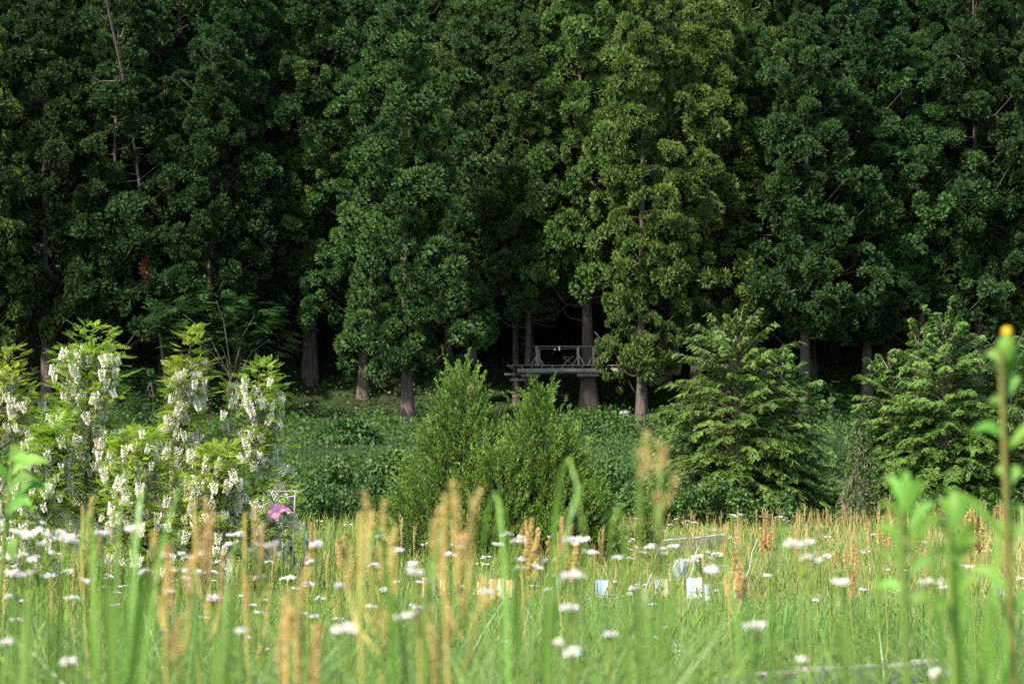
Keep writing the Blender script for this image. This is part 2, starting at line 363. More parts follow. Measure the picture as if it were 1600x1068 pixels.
def cedar_crown(H, cb, R, low=0.66, lowt=0.12, n=62, core=44, poms=10, tufts=92):
    mb, lm = MB(), MB()
    t = (np.arange(n) + U(0, 1, n)) / n
    t = np.clip(1 - (1 - t) ** 0.85, 0, 0.985)
    az = np.arange(n) * 2.39996 + U(-0.6, 0.6, n)
    prof = lambda t: R * (1 - t) ** 0.45 * (low + (1 - low) * np.clip(t / lowt, 0, 1))
    lump = 0.74 + 0.5 * vnoise(az * 0.9 + U(0, 50), t * 9)
    rr = prof(t) * lump * U(0.55, 1.25, n)
    t = np.concatenate([t, (np.arange(core) + .5) / core * 1.0]); az = np.concatenate([az, U(0, 6.28, core)])
    rr = np.concatenate([rr, prof(t[n:]) * U(.06, .34, core)]); n = n + core
    C = np.stack([rr * np.cos(az), rr * np.sin(az), cb + t * (H - cb)], 1)
    out = np.stack([np.cos(az), np.sin(az), np.zeros(n)], 1)
    rc = (0.52 + 0.68 * prof(t) / R) * U(0.72, 1.28, n)
    root = np.stack([0.05 * np.cos(az), 0.05 * np.sin(az), np.maximum(C[:, 2] - 0.35 * rr - U(0, .6, n), 0.6 * cb)], 1)
    mid = (root + C) / 2 - UP * (0.18 * rr)[:, None]
    tubes3(lm, root, mid, C, 0.05, 0.018)
    nb = 4
    z0 = U(cb - 1.0, H * 0.7, nb); a0 = U(0, 6.28, nb); l0 = U(1.5, R * 1.15, nb)
    h0 = np.stack([np.cos(a0), np.sin(a0), np.zeros(nb)], 1)
    r0 = np.stack([0 * z0, 0 * z0, z0], 1)
    tubes3(lm, r0, r0 + h0 * (l0 * .55)[:, None] - UP * .25, r0 + h0 * l0[:, None] + UP * U(-.5, .5, nb)[:, None], 0.028, 0.010)
    k = n * poms
    ci = np.repeat(np.arange(n), poms)
    d = unit(k); bias = nrm(out[ci] * 0.8 + UP * 0.5)
    flip = (d * bias).sum(1) < -0.2
    d[flip] = nrm(d[flip] + 1.5 * bias[flip])
    pc = C[ci] + d * rc[ci][:, None] * np.array([1.0, 1.0, 0.85]) * U(0.66, 1.0, k)[:, None]
    pr = rc[ci] * U(0.32, 0.50, k)
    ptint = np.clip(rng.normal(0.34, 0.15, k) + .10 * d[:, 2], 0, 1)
    # solid heart of every head, then its ring of short shoots
    iv = nrm(np.array([[a, b * 1.618, 0] for a in (-1, 1) for b in (-1, 1)] + [[0, a, b * 1.618] for a in (-1, 1) for b in (-1, 1)] + [[b * 1.618, 0, a] for a in (-1, 1) for b in (-1, 1)], float))
    dist = np.linalg.norm(iv[:, None] - iv[None], axis=2)
    adj = (dist > .1) & (dist < 1.2)
    fi = np.array([(a, b, c) for a in range(12) for b in range(a + 1, 12) for c in range(b + 1, 12) if adj[a, b] and adj[b, c] and adj[a, c]])
    cv = pc[:, None] + iv[None] * (pr[:, None] * U(.42, .68, (k, 12)))[..., None]
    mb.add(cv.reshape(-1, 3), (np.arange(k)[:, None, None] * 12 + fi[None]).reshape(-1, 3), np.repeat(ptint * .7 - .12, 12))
    m = k * tufts
    pi = np.repeat(np.arange(k), tufts)
    e = unit(m); fl = (e * d[pi]).sum(1) < -0.25
    e[fl] = nrm(e[fl] + 1.3 * d[pi][fl])
    base = pc[pi] + e * (pr[pi] * 0.64)[:, None]
    ax = nrm(e + UP * 0.20 + unit(m) * .24)
    ln = pr[pi] * U(0.28, 0.50, m)
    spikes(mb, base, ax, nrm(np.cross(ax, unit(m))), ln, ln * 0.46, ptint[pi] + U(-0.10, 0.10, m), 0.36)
    return mb.mesh('crown', M['cedar']), lm.mesh('bough', M['boughbark'])

variants = []
hi_variants = []
for k in range(1):
    hi_variants.append((None,) + cedar_crown(25, 6.1, 3.0))
for k in range(4):
    H, R = U(22.5, 26), U(2.9, 3.5)
    variants.append((cedar_trunk(H, U(0.27, 0.34), 0.5, M['bark']),) + cedar_crown(H, U(4.0, 5.0), R))
low_variants = []
for k in range(2):
    variants_H = U(21, 23)
    low_variants.append((cedar_trunk(variants_H, 0.30, 0.6, M['bark']),) + cedar_crown(variants_H, (2.4, 2.4)[k], (2.9, 3.2)[k], low=(.62, .36)[k], lowt=(.12, .35)[k]))

def depth_for_base(px, py, lo=100, hi=175):
    ds = np.linspace(lo, hi, 301)
    pys = HORIZON - (ground_z(PX(px, ds), ds) - CAM_Z) * FPX / ds
    k = np.where(pys <= py)[0]
    return float(ds[k[0]]) if len(k) else hi

def cedar(px, d, var, mat, sc, sz, label, group, trunk=None):
    x = PX(px, d)
    root = thing('cedar_tree', (x, d, GZ(x, d)), label, 'cedar tree', group, U(0, 6.28), (sc, sc, sz))
    root.rotation_euler = (U(-.025, .025), U(-.025, .025), root.rotation_euler[2])
    put('trunk', trunk or var[0], root)
    put('crown', var[1], root, mat=mat)
    put('bough', var[2], root)['kind'] = 'stuff'
    return root

big_trunk = cedar_trunk(23, 0.40, 1.05, M['bark'], 0.09)
slim_trunk = cedar_trunk(21, 0.26, 0.35, M['bark'])
CE, CW, CC = M['cedar'], M['cedar_warm_lit'], M['cedar_cool_shade']
V, LV, HV = variants, low_variants, hi_variants
# px, base py, variant, material, scale, z scale, label, trunk
front = [  # CW and CC trees carry painted light and shade in their foliage
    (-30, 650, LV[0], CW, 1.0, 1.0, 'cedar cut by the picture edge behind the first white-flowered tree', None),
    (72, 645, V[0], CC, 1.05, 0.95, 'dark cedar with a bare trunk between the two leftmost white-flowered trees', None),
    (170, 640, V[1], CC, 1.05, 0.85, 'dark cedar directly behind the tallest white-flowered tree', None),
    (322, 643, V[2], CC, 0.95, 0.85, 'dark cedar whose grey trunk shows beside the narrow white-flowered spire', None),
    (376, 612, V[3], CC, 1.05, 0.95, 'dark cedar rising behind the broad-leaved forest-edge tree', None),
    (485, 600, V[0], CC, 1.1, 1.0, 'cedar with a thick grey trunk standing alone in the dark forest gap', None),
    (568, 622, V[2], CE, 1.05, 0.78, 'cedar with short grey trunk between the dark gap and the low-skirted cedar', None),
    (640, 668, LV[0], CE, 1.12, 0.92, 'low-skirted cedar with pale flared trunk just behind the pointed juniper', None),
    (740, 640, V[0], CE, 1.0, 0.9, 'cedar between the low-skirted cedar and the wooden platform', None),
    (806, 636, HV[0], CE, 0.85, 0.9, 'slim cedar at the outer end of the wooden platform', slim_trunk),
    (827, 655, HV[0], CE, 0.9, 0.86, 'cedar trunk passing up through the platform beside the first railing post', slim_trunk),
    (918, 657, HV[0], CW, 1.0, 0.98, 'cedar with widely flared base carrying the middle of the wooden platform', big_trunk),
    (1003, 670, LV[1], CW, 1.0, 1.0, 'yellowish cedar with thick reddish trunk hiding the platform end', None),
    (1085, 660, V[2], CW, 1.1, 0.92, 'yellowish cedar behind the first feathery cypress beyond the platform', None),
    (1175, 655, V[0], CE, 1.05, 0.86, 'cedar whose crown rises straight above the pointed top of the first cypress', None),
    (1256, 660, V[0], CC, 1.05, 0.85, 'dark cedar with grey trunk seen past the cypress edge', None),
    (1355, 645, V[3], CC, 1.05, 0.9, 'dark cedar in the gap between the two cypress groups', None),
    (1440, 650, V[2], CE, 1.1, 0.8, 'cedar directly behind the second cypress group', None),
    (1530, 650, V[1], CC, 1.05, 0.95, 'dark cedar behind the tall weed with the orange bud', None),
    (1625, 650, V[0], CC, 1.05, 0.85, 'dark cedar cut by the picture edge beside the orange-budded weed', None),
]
for (px, py, var, mat, sc, sz, label, tr) in front:
    cedar(px, depth_for_base(px, py), var, mat, sc, sz * U(1.08, 1.22), label, 'cedars along the forest edge', tr)
# explicit back trunks in the platform gloom
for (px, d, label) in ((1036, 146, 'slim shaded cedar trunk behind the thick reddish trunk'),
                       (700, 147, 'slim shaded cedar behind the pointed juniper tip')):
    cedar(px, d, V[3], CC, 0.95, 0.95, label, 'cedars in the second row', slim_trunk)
rows = [(146, 'second'), (151, 'third'), (156, 'fourth'), (162, 'fifth'), (168, 'sixth'), (175, 'seventh'), (183, 'eighth'), (192, 'ninth')]
for ri, (d0, rn) in enumerate(rows):
    half = 0.212 * d0 + 3
    xs = np.arange(-half, half, 4.3 + 0.1 * ri) + U(-0.5, 0.5)
    for c, x in enumerate(xs):
        xx = x + U(-1.0, 1.0); d = d0 + U(-1.6, 1.6); px = xx / d * FPX + 800
        if rn == 'second' and 830 < px < 1000: d += 4
        lit_mid = math.exp(-((px - 980) / 170) ** 2); edge = min(1, abs(px - 900) / 500)  # foliage lighter mid-forest, darker outward: forest light and shade painted per tree
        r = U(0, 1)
        if r < 0.15 + 0.75 * lit_mid: mat, col = CW, 'yellow-green'
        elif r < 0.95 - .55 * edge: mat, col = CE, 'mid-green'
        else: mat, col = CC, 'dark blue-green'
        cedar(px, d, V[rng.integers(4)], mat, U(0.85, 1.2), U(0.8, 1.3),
              f'{col} cedar in the {rn} row up the slope, {nth(c + 1)} from the left', f'cedars in the {rn} row')

# leaning dead snag in the top left
d = 142.5
mb = MB(); a = np.array([PX(206, 140.5), 140.5, PZ(230, 140.5)]); b = np.array([PX(158, 134.5), 134.5, PZ(-20, 134.5)])
s = np.linspace(0, 1, 9)[:, None]
foot = np.array([PX(262, d), d, GZ(PX(262, d), d)])
c2 = 2 * a - .5 * (foot + b) + UP * .0
P = (1 - s) ** 2 * foot + 2 * s * (1 - s) * c2 + s ** 2 * b; P = np.concatenate([P[:1], P]) + np.concatenate([np.zeros((2, 3)), rng.uniform(-.04, .04, (8, 3))]); P[0, 2] -= .5
tube(mb, P - foot, np.linspace(0.13, 0.055, 10), 6)
sn = thing('dead_snag', foot, 'bare pale leaning dead trunk high among the dark cedars', 'dead tree')
mb.build('trunk', M['twig'], sn, True)
mb = MB()
for k in range(6):
    p = P[3 + k] - foot; q = p + np.array([U(-.8, .8), U(-.4, .0), U(-.2, .5)])
    tube(mb, [p, (p + q) / 2 + U(-.1, .1, 3), q], [0.035, 0.025, 0.01], 4)
mb.build('branch', M['greybark'], sn)
# reddish dead bough
d = 139.0
mb = MB(); p0 = np.array([PX(226, d), d, PZ(418, d)])
n = 700; pp = p0 + rng.normal(size=(n, 3)) * np.array([0.12, 0.15, 0.30]) + np.array([0, 0, .0])
spikes(mb, pp - p0, nrm(unit(n) - UP * .5), unit(n), 0.2, 0.07, U(0, 1, n))
db = thing('dead_bough', p0, 'small rust-brown dead cedar bough hanging in the dark gap', 'dead branch')
mb.build('foliage', M['deadleaf'], db)
mb = MB(); tube(mb, [(0.5, 2.0, 1.6), (0.2, 0.8, 1.4), (0, 0, .3), (-.1, 0, -.5)], [.05, .04, .025, .01], 5)
mb.build('twig', M['twig'], db)

# ------------------------------------------------------------------ tree platform
D = 139.6; yf, yb = 138.3, 141.3
SX = lambda px: PX(px, D); SZ = lambda py: PZ(py, D)
zt = SZ(571.5); org = np.array([SX(880), D, zt])
pl = thing('tree_platform', org, 'grey weathered wooden platform with railing built around cedar trunks', 'tree house platform')
L = lambda x, y, z: (x - org[0], y - org[1], z - org[2])
xL, xR = SX(792), SX(1062)
nb = 12; wv = (yb - yf) / nb
for k in range(nb):
    y0 = yf + k * wv
    x1 = xR + U(-.3, .1); x0 = xL + (U(0, .25) if k else 0)
    trunks = ((SX(827), 0.36), (SX(918), 0.45), (SX(1003), 0.40))
    mb = MB(); a = L(x0, y0, zt - 0.05); b = L(x1, y0 + wv - 0.02, zt + U(0, 0.02))
    box(mb, a[0], b[0], a[1], b[1], a[2], b[2], 0.006)
    mb.build('plank', M['wood'], pl)
for k, px in enumerate(np.arange(800, 1062, 15.6)):
    mb = MB(); a = L(SX(px) - .045, yf + 0.02 + U(0, .06), zt - 0.19); b = L(SX(px) + .045, yb, zt - 0.055)
    box(mb, a[0], b[0], a[1], b[1], a[2], b[2], 0.004)
    mb.build('joist', M['wood'], pl)
for (y, p0, p1, z0, z1) in ((yf - 0.10, 808, 1010, 0, -.02), (yb - 0.4, 802, 1066, 0, 0)):
    mb = MB(); r = 0.155
    log_between(mb, L(SX(p0), y, zt - 0.20 - r), L(SX(p1), y, zt - 0.17 - r + z1 * 0), r, 10, wob=0.02)
    mb.build('beam', M['post'], pl, True)
for (p0, p1, py, y, r) in ((814, 843, 587.5, yf + 0.05, .10), (901, 935, 587.0, yf + 0.05, .115), (797, 822, 594.5, yf + .35, .09),
                            (788, 806, 585, yf + 1.2, .08), (812, 846, 580.5, yf + .75, .07)):
    mb = MB(); log_between(mb, L(SX(p0), y, SZ(py)), L(SX(p1), y, SZ(py) + U(-.02, .03)), r, 8, wob=0.01)
    mb.build('collar_log', M['post'], pl, True)
for (px) in (821, 836, 903, 926):
    mb = MB(); log_between(mb, L(SX(px), yf - 0.15, SZ(583)), L(SX(px), yf + 1.6, SZ(583)), .075, 7)
    mb.build('cross_log', M['post'], pl, True)
zr = SZ(543.5)
for (px, y) in ((839, yf + .12), (903.5, yf + .12), (927, yf + .12), (843, yb - .2), (1000, yf + .15)):
    mb = MB(); log_between(mb, L(SX(px), y, zt - 0.0), L(SX(px) + U(-.03, .03), y, zr), .085, 8, wob=0.012)
    mb.build('railing_post', M['post'], pl, True)
    for s in (-1, 1):
        mb = MB(); log_between(mb, L(SX(px) + s * .33, y, zt + .02), L(SX(px) + s * .05, y, zt + .48), .038, 6)
        mb.build('brace', M['post'], pl, True)
for (p0, p1, y) in ((834, 958, yf + .12), (836, 958, yb - .2)):
    mb = MB(); log_between(mb, L(SX(p0), y, zr + .03), L(SX(p1), y, zr + .05), .035, 6, wob=0.015)
    mb.build('railing', M['wood'], pl, True)
# folding stool on the platform
st = thing('folding_stool', (SX(888), yf + 1.0, zt + .03), 'small cross-legged folding stool standing on the wooden platform', 'stool')
for (y) in (-.2, .2):
    for s in (-1, 1):
        mb = MB(); log_between(mb, (-.34 * s, y, 0), (.30 * s, y, .52 if s > 0 else .42), .024, 6)
        mb.build('leg', M['post'], st)
mb = MB(); box(mb, -.32, .12, -.24, .24, .44, .47); mb.build('seat', M['wood'], st)
# hanging white bulbs, guy ropes
for (px, py, ln, label) in ((866.5, 547.5, .06, 'round white bulb under the platform railing'), (873.5, 546, .15, 'long white bulb beside the round one under the railing')):
    t = thing('hanging_bulb', (SX(px), yf + .12, SZ(py)), label, 'bulb', 'bulbs hanging from the railing')
    mb = MB(); zz = np.linspace(-1, 1, 7); tube(mb, np.stack([0 * zz, 0 * zz, zz * ln], 1), .06 * np.sqrt(np.maximum(1 - zz ** 2, .02)), 8)
    mb.build('glass', M['glassbulb'], t, True)
    mb = MB(); tube(mb, [(0, 0, ln * .9), (0, 0, zr - SZ(py))], .012, 4); mb.build('cord', M['rope'], t)
for (a, b, label) in (((928, 521), (961, 551), 'pale rope slanting down from the flared cedar above the railing'),
                      ((1059, 520), (1038, 544), 'pale rope slanting up beyond the platform end')):
    p, q = np.array([SX(a[0]), yf - .3, SZ(a[1])]), np.array([SX(b[0]), yf - .6, SZ(b[1])])
    mb = MB(); s = np.linspace(0, 1, 8)[:, None]
    tube(mb, (q - p) * s - UP * (0.08 * np.sin(np.pi * s)), .013, 5)
    o = mb.build('guy_rope', M['rope']); o.location = p
    tag(o, label, 'rope', 'ropes around the platform')
def boulder(px, py, d, w, h, label):
    mb = MB(); n1, n2 = 14, 9
    th = np.arange(n1) * 2 * np.pi / n1; ph = np.linspace(0.02, np.pi - 0.02, n2)
    T, Pp = np.meshgrid(th, ph)
    v = np.stack([np.cos(T) * np.sin(Pp), np.sin(T) * np.sin(Pp), np.cos(Pp)], -1)
    v = np.sign(v) * np.abs(v) ** 0.75
    v = v * (0.85 + 0.3 * vnoise(v[..., 0:1] * 1.7 + px, v[..., 2:3] * 1.7 + v[..., 1:2])) * np.array([w / 2, w / 2, h / 2])
    i = np.arange(n1); j = (i + 1) % n1
    f = np.concatenate([np.stack([k * n1 + i, (k + 1) * n1 + i, (k + 1) * n1 + j, k * n1 + j], 1) for k in range(n2 - 1)])
    mb.add(v.reshape(-1, 3), f)
    o = mb.build('boulder', M['stone'], None, True)
    o.location = (PX(px, d), d, PZ(py, d)); tag(o, label, 'rock', 'rocks between the cedar trunks')
boulder(976, 648, 138.5, 0.72, 0.5, 'pale grey boulder between the flared cedar and the reddish trunk')
boulder(980, 668, 136, 0.55, 0.25, 'low flat grey rock at the foot of the reddish cedar trunk')

# ------------------------------------------------------------------ generic leafy plants
def pinnate(mb, P, A, Nn, Ln, pairs, ll, lw, t, droop=0.15):
    B = nrm(np.cross(A, Nn)); n = len(P)
    Ln = np.broadcast_to(Ln, (n,))
    for k in range(pairs):
        s = (k + 0.7) / pairs
        c = P + A * (Ln * s)[:, None] - UP * (Ln * droop * s * s)[:, None]
        sz = (0.75 + 0.5 * math.sin(math.pi * min(1, s * 0.9 + .1)))
        for sgn in (-1, 1):
            ax = nrm(B * sgn + A * 0.45 - UP * U(0.0, 0.35, n)[:, None])
            leaves(mb, c, ax, nrm(np.cross(ax, Nn)), Ln * ll * sz, Ln * lw * sz, t + U(-.15, .15, n), 0.5)
    leaves(mb, P + A * (Ln * 1.0)[:, None] - UP * (Ln * droop)[:, None], A, B, Ln * ll, Ln * lw, t, 0.5)

def raceme(seed):
    mb = MB(); n = 40
    s = (np.arange(n) + .5) / n
    az = np.arange(n) * 2.4
    r = 0.031 * (1 - 0.6 * s) + .007
    P = np.stack([r * np.cos(az), r * np.sin(az), -0.140 * s], 1)
    o = nrm(np.stack([np.cos(az), np.sin(az), -0.4 + 0 * az], 1))
    for q in range(2):
        B = nrm(np.cross(o, unit(n)))
        leaves(mb, P - o * .008, o, B, 0.030, 0.029, U(0.3, 1.0, n), .55)
    tube(mb, [(0, 0, .03), (0, 0, -.08), (0, 0, -.13)], [.003, .002, .001], 3, 0.1)
    return mb.mesh('blossom', M['blossom'])
racemes = [raceme(k) for k in range(5)]

def locust(px, d, top, width, prof, nleaf, nflower, label, base=None):
    """prof: radius along the height as fractions of width/2, bottom to top"""
    x = PX(px, d); z0 = GZ(x, d); H = PZ(top, d) - z0
    R = width / 2 * d / FPX
    root = thing('locust_tree', (x, d, z0), label, 'flowering tree', 'white-flowered locust trees')
    pr = lambda t: R * np.interp(t, np.linspace(0, 1, len(prof)), prof)
    mb = MB(); ph = U(0, 6)
    st = lambda t: np.stack([0.10 * np.sin(ph + t * 4), 0.08 * np.cos(ph * 2 + t * 3), t * H], -1)
    tt = np.linspace(0, 0.97, 14); tube(mb, st(tt), 0.028 * (1 - .85 * tt) + .003, 6)
    mb.build('trunk', M['darktwig'], root, True)
    # side branches
    nbr = max(20, nleaf // 13)
    tb = U(0.15, 0.9, nbr); ab = np.where(U(0, 1, nbr) < .45, rng.normal(-1.9, .9, nbr), U(0, 6.28, nbr)); lb = pr(tb + .04) * U(.6, 1.0, nbr)
    A = st(tb); hd = np.stack([np.cos(ab), np.sin(ab), 0 * ab], 1)
    C = A + hd * lb[:, None] + UP * (U(-.05, .95, nbr) * lb)[:, None]
    mb = MB(); tubes3(mb, A, A + hd * (lb * .45)[:, None] + UP * (.32 * lb)[:, None], C, 0.010, 0.003)
    mb.build('branch', M['darktwig'], root)['kind'] = 'stuff'
    # leaves
    bi = rng.integers(0, nbr, nleaf); s = U(0.25, 1.0, nleaf)
    P = A[bi] + (C - A)[bi] * s[:, None] + rng.normal(size=(nleaf, 3)) * 0.05
    k = nleaf // 6
    tx = 1 - U(0, 1, k) ** 1.2 * 0.5
    ax_ = U(0, 6.28, k); rx = pr(np.minimum(tx, .99)) * U(0, .9, k)
    P2 = st(tx) + np.stack([rx * np.cos(ax_), rx * np.sin(ax_), 0 * rx], 1)
    P = np.concatenate([P, P2]); nn = len(P)
    az = np.concatenate([ab[bi] + U(-1, 1, nleaf), ax_ + U(-.8, .8, k)])
    Ax = nrm(np.stack([np.cos(az), np.sin(az), U(-.3, .7, nn) + np.where(np.arange(nn) >= nleaf, .35, 0)], 1))
    Nn = nrm(np.cross(Ax, np.cross(UP, Ax)) + rng.normal(size=(nn, 3)) * .35)
    mb = MB(); pinnate(mb, P, Ax, Nn, U(.11, .18, nn), 6, 0.25, 0.115, np.clip(rng.normal(.45, .2, nn) + .35 * (P[:, 2] / H - .6), 0, 1.1))
    mb.build('foliage', M['locust_leaf'], root)
    # hanging flower clusters, one object each
    bi = rng.integers(0, nbr, nflower * 2); bi = bi[(tb[bi] < 0.86)][:nflower]
    s = U(0.35, 1.15, len(bi)); Q = A[bi] + (C - A)[bi] * s[:, None] + rng.normal(size=(len(bi), 3)) * .05
    for q in Q:
        o = put('blossom', racemes[rng.integers(5)], root, q - UP * .02, U(0, 6.28), U(.62, 1.2))
        o.rotation_euler = (U(-.5, .5), U(-.5, .5), U(0, 6.28))
    return root
locust(8, 31.5, 545, 205, [.7, .9, 1, .95, .8, .55, .2], 1500, 270, 'white-flowered locust cut by the picture edge')
locust(150, 31, 506, 172, [.8, 1, 1, .8, .75, .85, .75, .35], 1700, 290, 'tallest and widest white-flowered locust with leafy flat top')
locust(298, 31, 512, 96, [.9, 1, .8, .7, .75, .6, .7, .3], 900, 190, 'narrow white-flowered locust spire between two wider ones')
locust(406, 31.5, 566, 134, [.6, .8, .9, 1, .95, .8, .35], 1300, 260, 'rounded white-flowered locust nearest the pink cloth')
locust(228, 30, 668, 150, [.8, 1, 1, .9, .7, .4], 1500, 270, 'low white-flowered locust filling the space under the narrow spire')
locust(72, 30, 655, 120, [.8, 1, 1, .9, .7, .4], 1450, 260, 'low white-flowered locust between the edge tree and the tallest one')
locust(345, 30, 690, 120, [.8, 1, 1, .9, .7, .4], 1350, 240, 'low white-flowered locust under the rounded one')
locust(452, 33, 735, 60, [.8, 1, 1, .9, .7, .4], 170, 55, 'small sparse white-flowered locust shoot beside the pale pipe frame')

# understory broad-leaved tree at the forest edge
def understory(px, d, base_py, blobs, nl, leafL, label, mat):
    x = PX(px, d); z0 = PZ(base_py, d)
    z0 = GZ(x, d)
    root = thing('understory_tree', (x, d, z0), label, 'broad-leaved tree', 'broad-leaved trees under the cedars')
    mb = MB(); lf = MB()
    tube(mb, [(0, 0, -.2), (.02, 0, .9), (-.05, 0, 1.7)], [.09, .075, .06], 7)
    for (bx, by, w, h) in blobs:
        c = np.array([PX(bx, d) - x, U(-1.2, .6), PZ(by, d) - z0])
        tube(mb, [(0, 0, U(1.2, 2.4)), c * np.array([.5, .5, .8]) + UP * .1, c], [.06, .035, .012], 5)
        rw, rh = w / 2 * d / FPX, h / 2 * d / FPX
        n = int(nl * w * h / 4000)
        v = unit(n) * np.array([rw, rw * .8, rh]) * U(.5, 1, n)[:, None]
        P = c + v
        az = np.arctan2(v[:, 1], v[:, 0]) + U(-.6, .6, n)
        Ax = nrm(np.stack([np.cos(az), np.sin(az), U(-.35, .25, n)], 1))
        pinnate(lf, P, Ax, nrm(np.cross(Ax, np.cross(UP, Ax)) + rng.normal(size=(n, 3)) * .2), U(.7, 1.15, n) * leafL, 6, .30, .10, np.clip(rng.normal(.5, .25, n), 0, 1), .2)
    mb.build('trunk', M['twig' if px > 300 and px < 500 else 'darktwig'], root, True); lf.build('foliage', mat, root)
understory(362, 137, 602, [(285, 490, 90, 60), (340, 470, 110, 50), (300, 530, 80, 70), (350, 545, 90, 60), (420, 530, 80, 60), (400, 495, 80, 50), (335, 580, 70, 40)], 60, .85,
           'dark broad-leaved tree with fan-like leaves in front of the cedar trunks', M['dark_broad'])
understory(235, 133, 650, [(225, 600, 110, 70), (255, 640, 100, 60), (200, 640, 90, 60)], 60, .75,
           'low dark broad-leaved tree behind the tallest white-flowered locust', M['dark_broad'])
understory(1300, 134, 690, [(1290, 640, 90, 90), (1310, 690, 80, 60)], 60, .7,
           'low dark broad-leaved tree in the gap between the two cypress groups', M['dark_broad'])

# ------------------------------------------------------------------ conifers
def juniper(px, d, top, base, R, label, nplume, H=None):
    x = PX(px, d); z0 = GZ(x, d); H = PZ(top, d) - z0
    root = thing('juniper_tree', (x, d, z0), label, 'conifer', 'bushy junipers at the field edge')
    mb = MB(); tube(mb, [(0, 0, -.1), (.03, .02, H * .5), (0, 0, H * .93)], [.07, .04, .008], 7); mb.build('trunk', M['darktwig'], root, True)
    t = 1 - np.sqrt(U(0, 1, nplume)); t = np.clip(t, 0, .985)
    az = U(0, 6.28, nplume)
    prof = R * np.interp(t, [0, .12, .3, .55, .8, 1], [.85, 1.0, .90, .52, .18, .03])
    lump = .66 + .62 * vnoise(az * 1.6 + px, t * 8)
    rr = prof * lump * np.sqrt(U(.25, 1, nplume))
    out = np.stack([np.cos(az), np.sin(az), 0 * az], 1)
    P = out * rr[:, None] + UP * (t * H)[:, None]
    Ax = nrm(out * U(.35, .9, nplume)[:, None] + UP * (U(.45, 1.0, nplume) + .5 * t)[:, None] + rng.normal(size=(nplume, 3)) * .22)
    L = U(.20, .55, nplume) * np.where(U(0, 1, nplume) < .15, 1.35, 1)
    br = MB(); root_p = UP * np.maximum(t * H - rr * .7, .05)[:, None]
    tubes3(br, root_p, (root_p + P) / 2 - UP * .03, P, .012, .004); br.build('branch', M['darktwig'], root)['kind'] = 'stuff'
    # every plume forks into short scaly side shoots
    J, K = 9, 7
    si = np.repeat(np.arange(nplume), J); ns = len(si)
    ss = np.tile((np.arange(J) + .6) / J, nplume)
    e = unit(ns); e = nrm(e - (e * Ax[si]).sum(1, keepdims=True) * Ax[si])
    sb = P[si] + Ax[si] * (L[si] * ss * .95)[:, None]
    sdir = nrm(Ax[si] + e * U(.35, .85, ns)[:, None] * (1 - .6 * ss)[:, None])
    sl = U(.09, .17, ns) * (1.1 - .55 * ss)
    i = np.repeat(np.arange(ns), K); m = len(i); q = np.tile((np.arange(K) + .3) / K, ns)
    f = unit(m); f = nrm(f - (f * sdir[i]).sum(1, keepdims=True) * sdir[i])
    Q = sb[i] + sdir[i] * (sl[i] * q)[:, None] + f * (.010 * (1 - .6 * q))[:, None]
    a = nrm(sdir[i] + f * U(.25, .6, m)[:, None])
    pt = np.clip(rng.normal(.30, .16, nplume), 0, 1)[si][i]
    lf = MB(); leaves(lf, Q, a, nrm(np.cross(a, unit(m))), U(.034, .056, m), .019, pt + .30 * ss[i] + .16 * q - .12, .5, .08)
    lf.build('foliage', M['juniper'], root)
juniper(722, 40, 580, 880, 1.22, 'pointed bright green juniper, tallest of the bushy pair', 1350)
juniper(846, 39.5, 618, 880, 1.12, 'broader bushy juniper below the wooden platform', 1100)
juniper(775, 38.8, 700, 890, 0.95, 'low bushy juniper filling the foot between the two pointed ones', 450)
juniper(892, 39.5, 690, 885, 0.75, 'lowest bushy juniper leaning out beside the white flowers', 380)

